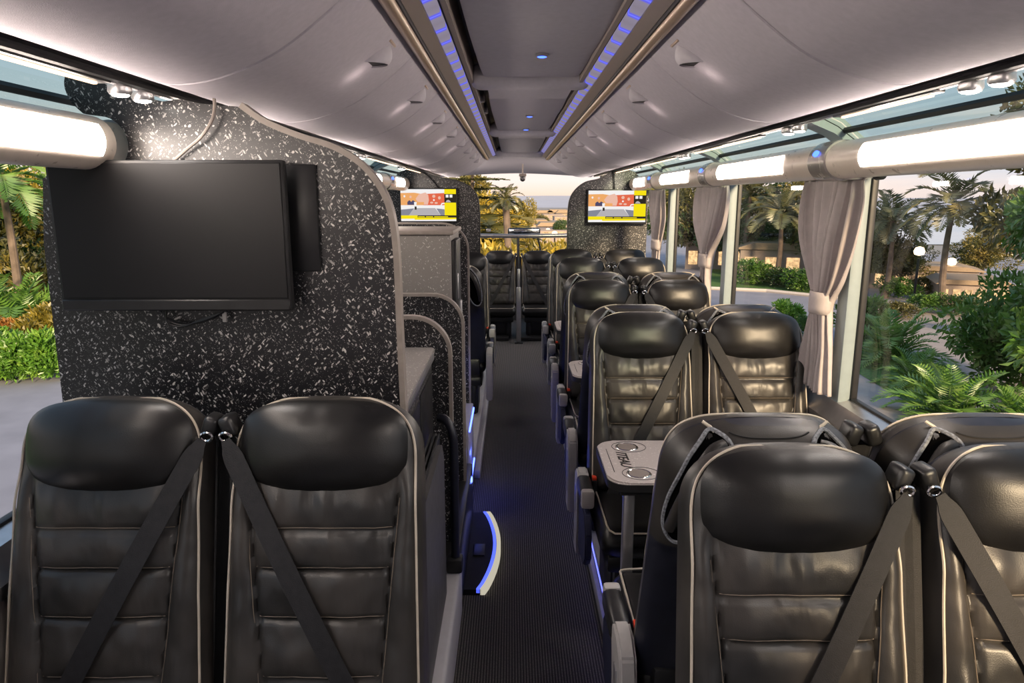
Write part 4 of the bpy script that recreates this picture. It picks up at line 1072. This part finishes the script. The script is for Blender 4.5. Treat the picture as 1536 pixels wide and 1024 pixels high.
curtain(1.275, [(1.892, 2.60, 3.10, .035), (1.80, 2.60, 3.11, .05), (1.65, 2.66, 3.09, .055), (1.50, 2.74, 2.99, .06), (1.40, 2.81, 2.92, .06), (1.32, 2.79, 2.94, .055), (1.20, 2.75, 2.98, .05), (1.03, 2.74, 3.03, .05)], 'large taupe curtain tied in the middle, at the first window pillar on the right', 8, 3, 1.40)
curtain(1.275, [(1.892, 4.20, 4.92, .035), (1.80, 4.20, 4.95, .05), (1.65, 4.30, 4.92, .055), (1.50, 4.50, 4.78, .06), (1.40, 4.55, 4.70, .06), (1.30, 4.54, 4.72, .055), (1.20, 4.50, 4.78, .05), (1.03, 4.50, 4.82, .05)], 'taupe tied curtain at the second window pillar, beyond the large one', 8, 5, 1.42)
curtain(1.275, [(1.892, 5.98, 6.55, .035), (1.80, 5.98, 6.55, .05), (1.65, 6.0, 6.5, .055), (1.50, 6.1, 6.42, .06), (1.40, 6.15, 6.32, .06), (1.30, 6.14, 6.34, .055), (1.20, 6.10, 6.40, .05), (1.03, 6.1, 6.45, .05)], 'farthest taupe curtain, narrow against the right far speckled panel', 7, 9, 1.42)
hk = thing('curtain_rod', 'short chrome curtain rod end under the big right tube lamp', 'rod', (0, 0, 0))
b = bmesh.new(); tube(b, [(1.275, 2.50, 1.898), (1.275, 3.12, 1.898)], .009, 10); obj('rod', b, M['chrome'], hk)
b = bmesh.new(); lathe(b, [(.008, 2.47), (.016, 2.475), (.017, 2.51), (.010, 2.515)], 16, 'y', (1.275, 0, 1.898)); obj('end_cap', b, M['bezel'], hk)
b = bmesh.new(); rbox(b, 1.20, 1.29, 2.60, 2.63, 1.885, 1.91, .004); obj('bracket', b, M['collar'], hk)
# ---------------------------------------------------------------- outside: ground
def flat(name, pts, z, mat, label=None):
    b = bmesh.new(); b.faces.new([b.verts.new((p[0], p[1], z)) for p in pts]); return struct(name, b, mat)
flat('ground', [(-400, -60), (400, -60), (400, 900), (-400, 900)], GZ-.02, M['hillgreen'])
flat('road', [(-11.5, -40), (40, -40), (40, 36), (-11.5, 120)], GZ, M['asphalt'])
gp = lambda *a: [ground_at(*p) for p in a]
flat('path', gp((1215, 585), (1265, 548), (1420, 640), (1390, 760)), GZ+.02, M['paving'])
flat('lawn', gp((1265, 548), (1235, 525), (1300, 505), (1470, 590), (1420, 640)), GZ+.03, M['lawn'])
flat('plaza', gp((1280, 462), (1536, 436), (1900, 560), (1640, 640), (1440, 590), (1395, 540), (1290, 500)), GZ+.02, M['paving'])
flat('lawn', gp((1060, 432), (1265, 446), (1265, 404), (1060, 404)), GZ+.03, M['lawn'])
flat('lawn', gp((1060, 485), (1160, 490), (1240, 520), (1180, 560), (1060, 520)), GZ+.025, M['lawn'])
flat('lawn', [(-60, -30), (-11.5, -30), (-11.5, 120), (-60, 120)], GZ+.01, M['lawn'])
b = bmesh.new(); q = gp((1060, 434), (1150, 438), (1265, 450)); 
tube(b, [p+Vector((0, 0, .06)) for p in q], .09, 6); struct('kerb', b, M['kerb'])
flat('water', [(30, 62), (500, 45), (700, 520), (260, 520)], GZ+.05, M['water'])
def ridge(name, y, x0, x1, z0, hmax, seed, mat):
    b = bmesh.new(); rows = [[], [], []]
    for k in range(81):
        x = x0+(x1-x0)*k/80
        h = hmax*(.55+.55*mnoise.noise(Vector((k*.07+seed, seed, 0)))+.10*mnoise.noise(Vector((k*.4, seed, 3))))
        rows[0].append((x, y-30, z0)); rows[1].append((x, y, max(z0, h))); rows[2].append((x, y+40, z0))
    gridfaces(b, rows); struct(name, b, mat)
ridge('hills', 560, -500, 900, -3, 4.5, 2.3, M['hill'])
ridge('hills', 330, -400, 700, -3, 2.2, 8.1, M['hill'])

# ---------------------------------------------------------------- plants
def leafquad(b, p, d, up, l, w, fold=.25):
    d = d.normalized(); s = d.cross(up)
    if s.length < 1e-3: s = d.cross(Vector((1, 0, 0)))
    s.normalize(); n = s.cross(d)
    a = b.verts.new(p); m1 = b.verts.new(p+d*l*.5+s*w*.5+n*fold*w); t = b.verts.new(p+d*l-n*l*.12); m2 = b.verts.new(p+d*l*.5-s*w*.5+n*fold*w)
    b.faces.new((a, m1, t)); b.faces.new((a, t, m2))
def rvec(r):
    while True:
        v = Vector((r.uniform(-1, 1), r.uniform(-1, 1), r.uniform(-1, 1)))
        if .1 < v.length < 1: return v.normalized()
def rawmesh(name, b, mat):
    me = bpy.data.meshes.new(name); b.to_mesh(me); b.free(); me.materials.append(mat); return me
def bush_bm(seed, n=2600, ls=.085, wid=.62):
    r = random.Random(seed); b = bmesh.new()
    lobes = [(Vector((r.uniform(-.5, .5)*wid, r.uniform(-.5, .5)*wid, r.uniform(.2, .62))), r.uniform(.22, .40)) for _ in range(13)]
    for i in range(n):
        c, rad = r.choice(lobes); v = rvec(r)
        if v.z < -.5: v.z *= -1
        p = c+Vector((v.x*wid*1.3, v.y*wid*1.3, v.z))*rad*r.uniform(.75, 1.05)
        if p.z < 0: p.z = abs(p.z)*.3
        leafquad(b, p, v+rvec(r)*.8+Vector((0, 0, .25)), rvec(r), ls*r.uniform(.7, 1.4), ls*.5*r.uniform(.7, 1.2))
    return b
def frond(b, base, az, el, ln, droop, r, n=26, lw=.022, ll=.30):
    d = Vector((math.cos(az)*math.cos(el), math.sin(az)*math.cos(el), math.sin(el)))
    p = Vector(base); st = ln/n; prev = p.copy()
    side = Vector((-math.sin(az), math.cos(az), 0))
    for k in range(n):
        t = k/n
        d = (d+Vector((0, 0, -droop*st*(0.6+1.6*t)))).normalized()
        q = p+d*st; up = side.cross(d).normalized()
        w = .006*ln
        b.faces.new([b.verts.new(p-side*w), b.verts.new(p+side*w), b.verts.new(q+side*w), b.verts.new(q-side*w)])
        if t > .08:
            l = ll*ln*math.sin(PI*(.12+.85*t))**.8
            for s in (-1, 1):
                dd = (d*.75+side*s*.9-up*.10-Vector((0, 0, .25*r.uniform(.3, 1.3))))
                leafquad(b, q, dd, up, l*r.uniform(.85, 1.1), lw*ln*1.7, .15)
        p = q
def palm_crown_bm(seed, n=22, ln=.5, lo=-.35):
    r = random.Random(seed); b = bmesh.new()
    for i in range(n):
        el = lo+(1.35-lo)*((i+.5)/n)**1.2
        frond(b, (0, 0, 0), i*2.399+r.uniform(-.2, .2), el, ln*r.uniform(.85, 1.1), (2.6 if el > 0 else 1.2)/ln*.5, r)
    return b
def fern_bm(seed, n=34, ln=1.05):
    r = random.Random(seed); b = bmesh.new()
    for i in range(n):
        el = .35+1.05*((i+.5)/n)
        frond(b, (r.uniform(-.08, .08), r.uniform(-.08, .08), .02), i*2.399+r.uniform(-.25, .25), el, ln*r.uniform(.75, 1.1), 1.15, r, 20, .024, .26)
    return b
def trunk_bm(seed, r0=.035, r1=.022, lean=.05):
    r = random.Random(seed); b = bmesh.new(); a = r.uniform(0, 6)
    pts = [(lean*math.cos(a)*math.sin(PI*k/9)*.6, lean*math.sin(a)*math.sin(PI*k/9)*.6, k/9) for k in range(10)]
    tube(b, pts, [r0*(1.5 if k == 0 else 1)+(r1-r0)*k/9 for k in range(10)], 10); return b
def tree_bm(seed, n=5200, ls=.06, spread=.42, z0=.35, lobes_n=22, gap=.0):
    r = random.Random(seed); b = bmesh.new(); lobes = []
    for _ in range(lobes_n):
        a = r.uniform(0, 2*PI); h = r.uniform(z0, .95); rr = spread*r.uniform(.1, 1)*(1-.55*abs((h-z0)/(1-z0)-.35))
        lobes.append((Vector((rr*math.cos(a), rr*math.sin(a), h)), r.uniform(.10, .19)))
    for i in range(n):
        c, rad = lobes[i % lobes_n]; v = rvec(r); p = c+Vector((v.x*1.25, v.y*1.25, v.z*.8))*rad*r.uniform(.55, 1.08)
        leafquad(b, p, v+rvec(r)*.9+Vector((0, 0, -.15)), rvec(r), ls*r.uniform(.7, 1.4), ls*.5*r.uniform(.8, 1.2))
    tb = bmesh.new()
    tube(tb, [(0, 0, 0), (.01, 0, .2), (0, .01, z0+.05), (.01, 0, .8)], [.035, .026, .022, .008], 8)
    for c, rad in lobes[:14]: tube(tb, smoothpath([(0, 0, max(.15, z0-.12)), (c.x*.5, c.y*.5, (z0+c.z)*.5), tuple(c)], 4), [.014]+[.009]*7+[.004], 6)
    return b, tb
def conifer_bm(seed):
    r = random.Random(seed); b = bmesh.new()
    for k in range(15):
        z = .18+.80*k/15; ln = .46*(1-k/16)**.8+.04
        for j in range(7):
            frond(b, (0, 0, z), j*2*PI/7+k*.7+r.uniform(-.2, .2), .18, ln*r.uniform(.8, 1.1), 1.3, r, 16, .05, .30)
    tb = bmesh.new(); tube(tb, [(0, 0, 0), (0, 0, .5), (0, 0, .98)], [.03, .018, .003], 8); return b, tb
PM = {}
for i in range(3):
    PM['bush', i] = rawmesh('shrub', bush_bm(10+i), M['leaf_mid'])
for i in range(2):
    PM['bigbush', i] = rawmesh('shrub', bush_bm(20+i, 3200, .11, .55), M['leaf_bright'])
    PM['fern', i] = rawmesh('fern', fern_bm(30+i), M['palm_green'])
    PM['crown', i] = rawmesh('crown', palm_crown_bm(40+i), M['palm'])
    PM['trunk', i] = rawmesh('trunk', trunk_bm(50+i), M['bark'])
    a_, t_ = tree_bm(60+i, 8000, .042); PM['tcrown', i] = rawmesh('crown', a_, M['leaf_dark']); PM['ttrunk', i] = rawmesh('trunk', t_, M['bark'])
    a_, t_ = tree_bm(70+i, 9000, .052, .44, .25, 26); PM['lcrown', i] = rawmesh('crown', a_, M['leaf_mid']); PM['ltrunk', i] = rawmesh('trunk', t_, M['bark'])
a_, t_ = conifer_bm(81); PM['ccrown', 0] = rawmesh('crown', a_, M['leaf_mid']); PM['ctrunk', 0] = rawmesh('trunk', t_, M['bark'])
def setmat(o, m):
    if m:
        o.material_slots[0].link = 'OBJECT'; o.material_slots[0].material = M[m]
pc = [0]
def plant(kind, base, h, mat, label, cat, group, w=1.0):
    pc[0] += 1; i = pc[0]; rz = i*1.7
    if kind in ('bush', 'bigbush', 'fern'):
        v = PM[kind, i % (3 if kind == 'bush' else 2)]
        o = link({'bush': 'shrub', 'bigbush': 'leafy_bush', 'fern': 'cycad'}[kind], v, None, base); setmat(o, mat)
    else:
        o = bpy.data.objects.new({'palm': 'palm_tree', 'tree': 'broad_tree', 'leafy': 'leafy_tree', 'conifer': 'conifer'}[kind], None); C.objects.link(o); o.location = base
        ck, tk = {'palm': ('crown', 'trunk'), 'tree': ('tcrown', 'ttrunk'), 'leafy': ('lcrown', 'ltrunk'), 'conifer': ('ccrown', 'ctrunk')}[kind]
        j = 0 if kind == 'conifer' else i % 2
        c = link('crown', PM[ck, j], o); setmat(c, mat)
        if kind == 'palm': c.location = (0, 0, 1)
        link('trunk', PM[tk, j], o)
    o.scale = (h*w, h*w, h); o.rotation_euler = (0, 0, rz); tag(o, label, cat, group); return o
def on_ground(px, py, hpx):
    g = ground_at(px, py); dep = g.y*math.cos(TILT)-(g.z-CAM_Z)*math.sin(TILT)
    return g, hpx*dep/F*1.02
def far(px, py_top, y):
    p = at(px, py_top, y); return Vector((p.x, y, GZ)), p.z-GZ
gr = 'plants outside the right windows'; gl = 'plants outside the left window'; gw = 'plants beyond the windscreen'
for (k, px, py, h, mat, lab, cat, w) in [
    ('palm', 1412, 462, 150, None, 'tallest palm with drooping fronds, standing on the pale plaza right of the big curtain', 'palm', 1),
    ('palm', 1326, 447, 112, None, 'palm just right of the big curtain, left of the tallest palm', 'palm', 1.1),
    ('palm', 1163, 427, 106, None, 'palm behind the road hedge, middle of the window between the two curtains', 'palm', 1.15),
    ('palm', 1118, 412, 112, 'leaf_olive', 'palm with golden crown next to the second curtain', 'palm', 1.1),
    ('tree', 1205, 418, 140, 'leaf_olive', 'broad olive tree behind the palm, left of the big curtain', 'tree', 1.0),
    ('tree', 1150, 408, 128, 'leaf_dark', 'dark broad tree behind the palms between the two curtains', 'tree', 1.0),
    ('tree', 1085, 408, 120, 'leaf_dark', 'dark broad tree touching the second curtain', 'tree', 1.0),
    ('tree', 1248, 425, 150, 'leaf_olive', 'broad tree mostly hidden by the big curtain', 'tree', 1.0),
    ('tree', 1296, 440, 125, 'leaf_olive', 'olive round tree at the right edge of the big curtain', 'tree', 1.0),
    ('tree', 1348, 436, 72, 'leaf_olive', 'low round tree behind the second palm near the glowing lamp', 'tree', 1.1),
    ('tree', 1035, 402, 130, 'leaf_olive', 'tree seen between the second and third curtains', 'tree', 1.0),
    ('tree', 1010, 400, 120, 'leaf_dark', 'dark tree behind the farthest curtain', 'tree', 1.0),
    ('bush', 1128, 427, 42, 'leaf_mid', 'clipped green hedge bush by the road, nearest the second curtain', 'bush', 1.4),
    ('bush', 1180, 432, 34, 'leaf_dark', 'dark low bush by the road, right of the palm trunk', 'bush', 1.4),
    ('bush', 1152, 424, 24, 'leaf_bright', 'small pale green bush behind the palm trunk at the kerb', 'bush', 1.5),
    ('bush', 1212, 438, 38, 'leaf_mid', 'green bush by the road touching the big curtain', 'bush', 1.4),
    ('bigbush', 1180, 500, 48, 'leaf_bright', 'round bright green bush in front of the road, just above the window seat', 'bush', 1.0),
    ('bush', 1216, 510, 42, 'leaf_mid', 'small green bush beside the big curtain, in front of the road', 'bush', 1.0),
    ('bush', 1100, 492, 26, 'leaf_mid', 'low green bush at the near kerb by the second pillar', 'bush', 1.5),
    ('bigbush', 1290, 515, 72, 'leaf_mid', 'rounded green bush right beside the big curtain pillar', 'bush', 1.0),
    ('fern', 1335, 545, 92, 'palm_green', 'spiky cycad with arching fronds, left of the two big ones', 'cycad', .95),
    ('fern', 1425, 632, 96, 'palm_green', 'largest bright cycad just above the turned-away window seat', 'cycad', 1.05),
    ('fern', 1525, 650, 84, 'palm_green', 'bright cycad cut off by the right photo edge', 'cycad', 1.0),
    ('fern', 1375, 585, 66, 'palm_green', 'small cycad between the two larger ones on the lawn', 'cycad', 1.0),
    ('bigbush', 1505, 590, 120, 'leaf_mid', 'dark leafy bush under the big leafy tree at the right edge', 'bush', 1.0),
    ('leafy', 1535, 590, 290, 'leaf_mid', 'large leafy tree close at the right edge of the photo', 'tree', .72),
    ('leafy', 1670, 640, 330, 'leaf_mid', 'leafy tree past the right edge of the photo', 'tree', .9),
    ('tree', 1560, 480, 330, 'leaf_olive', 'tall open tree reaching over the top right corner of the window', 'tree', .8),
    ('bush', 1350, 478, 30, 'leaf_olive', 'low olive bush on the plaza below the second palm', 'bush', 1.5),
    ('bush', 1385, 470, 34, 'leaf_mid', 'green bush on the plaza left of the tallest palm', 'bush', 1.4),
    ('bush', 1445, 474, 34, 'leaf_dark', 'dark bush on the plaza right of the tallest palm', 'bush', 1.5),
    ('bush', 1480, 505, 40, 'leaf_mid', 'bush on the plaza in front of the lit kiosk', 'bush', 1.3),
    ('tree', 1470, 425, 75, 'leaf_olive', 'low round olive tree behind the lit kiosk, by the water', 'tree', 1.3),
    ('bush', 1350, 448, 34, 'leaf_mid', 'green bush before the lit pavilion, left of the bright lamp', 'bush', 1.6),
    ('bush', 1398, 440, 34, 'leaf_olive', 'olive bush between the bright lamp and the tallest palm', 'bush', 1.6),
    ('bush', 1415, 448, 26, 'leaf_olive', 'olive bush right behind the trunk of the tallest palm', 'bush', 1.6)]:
    g, hh = on_ground(px, py, h); plant(k, g, hh, mat, lab, cat, gr, w)
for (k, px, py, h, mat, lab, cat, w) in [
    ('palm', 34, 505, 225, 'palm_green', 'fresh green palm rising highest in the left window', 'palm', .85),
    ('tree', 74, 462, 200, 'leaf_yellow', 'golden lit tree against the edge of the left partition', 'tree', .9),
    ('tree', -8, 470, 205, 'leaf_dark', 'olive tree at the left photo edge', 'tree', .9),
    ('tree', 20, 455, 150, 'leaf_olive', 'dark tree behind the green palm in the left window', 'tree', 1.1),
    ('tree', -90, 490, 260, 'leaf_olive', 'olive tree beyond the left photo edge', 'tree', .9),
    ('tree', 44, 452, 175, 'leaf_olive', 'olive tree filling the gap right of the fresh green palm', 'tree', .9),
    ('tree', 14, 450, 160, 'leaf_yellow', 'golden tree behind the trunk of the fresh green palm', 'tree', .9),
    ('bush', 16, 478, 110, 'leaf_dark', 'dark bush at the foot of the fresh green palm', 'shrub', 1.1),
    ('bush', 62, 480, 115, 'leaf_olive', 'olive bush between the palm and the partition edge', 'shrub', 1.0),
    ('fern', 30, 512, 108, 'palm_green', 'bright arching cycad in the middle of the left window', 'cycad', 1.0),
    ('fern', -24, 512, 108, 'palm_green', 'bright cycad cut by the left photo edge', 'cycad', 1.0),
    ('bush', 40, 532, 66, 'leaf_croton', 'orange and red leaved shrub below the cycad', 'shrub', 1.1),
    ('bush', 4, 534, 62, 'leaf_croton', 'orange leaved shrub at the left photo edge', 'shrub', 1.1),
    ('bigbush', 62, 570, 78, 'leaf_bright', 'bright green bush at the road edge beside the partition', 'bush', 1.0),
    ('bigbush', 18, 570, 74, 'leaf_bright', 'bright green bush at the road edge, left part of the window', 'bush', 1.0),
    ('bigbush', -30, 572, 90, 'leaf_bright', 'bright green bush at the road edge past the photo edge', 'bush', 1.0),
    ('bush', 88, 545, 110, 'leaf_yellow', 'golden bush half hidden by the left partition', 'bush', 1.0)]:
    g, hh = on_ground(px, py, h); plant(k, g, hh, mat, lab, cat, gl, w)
for (k, px, pt, y, mat, lab, cat, w) in [
    ('conifer', 708, 225, 24, 'leaf_olive', 'dark feathery conifer at the left of the windscreen', 'conifer', 1.2),
    ('palm', 758, 300, 19, 'leaf_olive', 'small dark palm left of centre in the windscreen', 'palm', .30),
    ('tree', 785, 302, 40, 'leaf_yellow', 'golden green rounded tree in the middle of the windscreen', 'tree', .6),
    ('tree', 735, 300, 34, 'leaf_yellow', 'golden tree behind the conifer in the windscreen', 'tree', 1.0),
    ('bush', 730, 352, 20, 'leaf_yellow', 'golden bush behind the windscreen rail, far left', 'bush', .9),
    ('bush', 768, 355, 22, 'leaf_yellow', 'golden bush behind the windscreen rail, left of the mirror', 'bush', .9),
    ('bush', 806, 356, 21, 'leaf_yellow', 'golden bush behind the windscreen rail, right of the mirror', 'bush', .9),
    ('bush', 842, 352, 24, 'leaf_yellow', 'golden bush behind the windscreen rail, far right', 'bush', .9),
    ('tree', 838, 330, 60, 'leaf_dark', 'dark tree at the right of the windscreen', 'tree', .9),
    ('tree', 690, 268, 38, 'leaf_olive', 'tree behind the left far screen panel', 'tree', 1.0),
    ('tree', 815, 322, 75, 'leaf_olive', 'distant olive tree before the hazy town', 'tree', 1.1)]:
    g, hh = far(px, pt, y); o = plant(k, g, hh, mat, lab, cat, gw, 1.0 if k == 'palm' else w)
    if k == 'palm': o.children[0].scale = (.30, .30, .30)

# ---------------------------------------------------------------- buildings and lamps outside
def house(name, base, w, d, h, label, group, rows=2, cols=5, roof=True, rot=0):
    t = thing(name, label, 'building', base, rot, group)
    b = bmesh.new(); rbox(b, -w/2, w/2, -d/2, d/2, 0, h, .0); obj('wall', b, M['bld'], t, smooth=False)
    if roof:
        b = bmesh.new(); prism(b, [(-w*.56, h), (w*.56, h), (w*.40, h+.22*h), (-w*.40, h+.22*h)], 'y', -d*.56, d*.56); obj('roof', b, M['canvas'], t, smooth=False)
    for r in range(rows):
        for c in range(cols):
            x0 = -w/2+w*(c+.2)/cols; x1 = x0+w*.6/cols; z0 = h*(r+.2)/rows; z1 = z0+h*.55/rows
            b = bmesh.new(); rbox(b, x0, x1, -d/2-.03, -d/2+.01, z0, z1); obj('window', b, M['lit'], t, smooth=False)
for (px, py, w, h, lab, ro) in [(1200, 417, 6, 1.5, 'low lit shop front behind the road hedge', -.3), (1362, 430, 5, .9, 'low lit pavilion behind the second palm', -.4), (1450, 452, 2.4, .8, 'lit kiosk right of the tallest palm', -.4), (1095, 402, 5, 1.4, 'lit shop front by the second curtain', -.3)]:
    house('pavilion', ground_at(px, py), w, 2.5, h, lab, 'lit pavilions along the waterfront', 1, 6, True, ro)
r = random.Random(5)
ordw = ordn+['eleventh', 'twelfth', 'thirteenth', 'fourteenth']
spots = [(799, 70, 334), (803, 105, 323), (807, 62, 342), (812, 110, 319), (815, 80, 331), (820, 112, 316), (824, 66, 338), (828, 100, 321), (832, 75, 333), (836, 110, 318), (839, 60, 344), (844, 92, 324), (848, 108, 319), (853, 72, 335)]
for k, (px, y, pt) in enumerate(spots):
    p = at(px, pt, y); house('town_house', Vector((p.x, y, GZ)), 2.2+1.4*r.random(), 4, max(1.2, p.z-GZ), 'hazy town building beyond the windscreen, %s from the left' % ordw[k], 'town beyond the windscreen', 3, 3, k % 3 == 0)
def post_lamp(base, h, lab):
    t = thing('lamp_post', lab, 'lamp', base, 0, 'glowing lamps outside')
    b = bmesh.new(); tube(b, [(0, 0, 0), (0, 0, h)], .05, 8); obj('post', b, M['bezel'], t)
    b = bmesh.new(); lathe(b, [(.04, h+.12), (.16, h+.16), (.20, h+.28), (.14, h+.42), (.03, h+.46)], 14, 'z'); obj('globe', b, M['litw'], t)
for (px, py, pt, lab) in [(1370, 455, 376, 'bright glowing lamp between the two palms right of the big curtain'), (1422, 436, 392, 'smaller glowing lamp beside the tallest palm'), (1226, 420, 395, 'glowing lamp at the edge of the big curtain'), (1182, 418, 398, 'glowing lamp behind the road hedge')]:
    g = ground_at(px, py); q = at(px, pt, g.y); post_lamp(g, q.z-GZ-.3, lab)
for (px, y, pt, lab) in [(822, 60, 345, 'glowing lamp in the middle of the town lights'), (832, 48, 350, 'glowing lamp above the windscreen rail, right side'), (843, 70, 340, 'glowing lamp beside the right far panel'), (815, 80, 340, 'glowing lamp left of the town lights')]:
    q = at(px, pt, y); post_lamp(Vector((q.x, y, GZ)), q.z-GZ-.3, lab)

# ---------------------------------------------------------------- sky and sun
wd = bpy.data.worlds.new('dusk_sky'); bpy.context.scene.world = wd; wd.use_nodes = True
nt = wd.node_tree; nt.nodes.clear()
out = nt.nodes.new('ShaderNodeOutputWorld'); bg = nt.nodes.new('ShaderNodeBackground'); bg.inputs['Strength'].default_value = 1.25
tc = nt.nodes.new('ShaderNodeTexCoord'); sx = nt.nodes.new('ShaderNodeSeparateXYZ'); nt.links.new(tc.outputs['Generated'], sx.inputs[0])
r1 = ramp(nt, [(0.0, hexc(120, 125, 130)), (.49, hexc(215, 190, 175)), (.503, hexc(248, 218, 198)), (.512, hexc(246, 230, 222)), (.54, hexc(232, 226, 228)), (.60, hexc(205, 216, 228)), (.72, hexc(150, 185, 215)), (1.0, hexc(95, 140, 190))])
mm = nt.nodes.new('ShaderNodeMath'); mm.operation = 'MULTIPLY_ADD'; mm.inputs[1].default_value = .5; mm.inputs[2].default_value = .5
nt.links.new(sx.outputs['Z'], mm.inputs[0])
mp = nt.nodes.new('ShaderNodeMapping'); mp.inputs['Scale'].default_value = (2.2, 2.2, 22)
nt.links.new(tc.outputs['Generated'], mp.inputs['Vector'])
nz = nt.nodes.new('ShaderNodeTexNoise'); nz.inputs['Scale'].default_value = 1.6; nz.inputs['Detail'].default_value = 6; nt.links.new(mp.outputs[0], nz.inputs['Vector'])
nt.links.new(mm.outputs[0], r1.inputs['Fac'])
cr = ramp(nt, [(.48, (0, 0, 0)), (.68, (1, 1, 1))]); nt.links.new(nz.outputs['Fac'], cr.inputs['Fac'])
mxc = nt.nodes.new('ShaderNodeMix'); mxc.data_type = 'RGBA'; mxc.inputs[7].default_value = col(hexc(248, 226, 214))
sc_ = nt.nodes.new('ShaderNodeMath'); sc_.operation = 'MULTIPLY'; sc_.inputs[1].default_value = .55; nt.links.new(cr.outputs['Color'], sc_.inputs[0])
mr_ = nt.nodes.new('ShaderNodeMapRange'); mr_.inputs['From Min'].default_value = .25; mr_.inputs['From Max'].default_value = .75; mr_.inputs['To Max'].default_value = .75; nt.links.new(sx.outputs['X'], mr_.inputs['Value'])
mz_ = nt.nodes.new('ShaderNodeMix'); mz_.data_type = 'RGBA'; mz_.inputs[7].default_value = col(hexc(176, 192, 212)); nt.links.new(mr_.outputs[0], mz_.inputs[0]); nt.links.new(r1.outputs['Color'], mz_.inputs[6])
nt.links.new(sc_.outputs[0], mxc.inputs[0]); nt.links.new(mz_.outputs[2], mxc.inputs[6]); nt.links.new(mxc.outputs[2], bg.inputs['Color'])
nt.links.new(bg.outputs[0], out.inputs[0])
sl = bpy.data.lights.new('low_sun', 'SUN'); sl.energy = 8.0; sl.angle = math.radians(9); sl.color = (1.0, .74, .46)
so = bpy.data.objects.new('low_sun', sl); C.objects.link(so)
so.rotation_euler = Vector((-.25, .93, -.30)).to_track_quat('-Z', 'Y').to_euler()

s = bpy.context.scene
s.view_settings.view_transform = 'Standard'; s.view_settings.look = 'None'; s.view_settings.exposure = 0.0; s.view_settings.gamma = 1.0
s.cycles.max_bounces = 7; s.cycles.diffuse_bounces = 3; s.cycles.glossy_bounces = 3; s.cycles.transparent_max_bounces = 12; s.cycles.transmission_bounces = 4
s.cycles.sample_clamp_indirect = 6; s.cycles.caustics_reflective = False; s.cycles.caustics_refractive = False
s.cycles.use_denoising = True
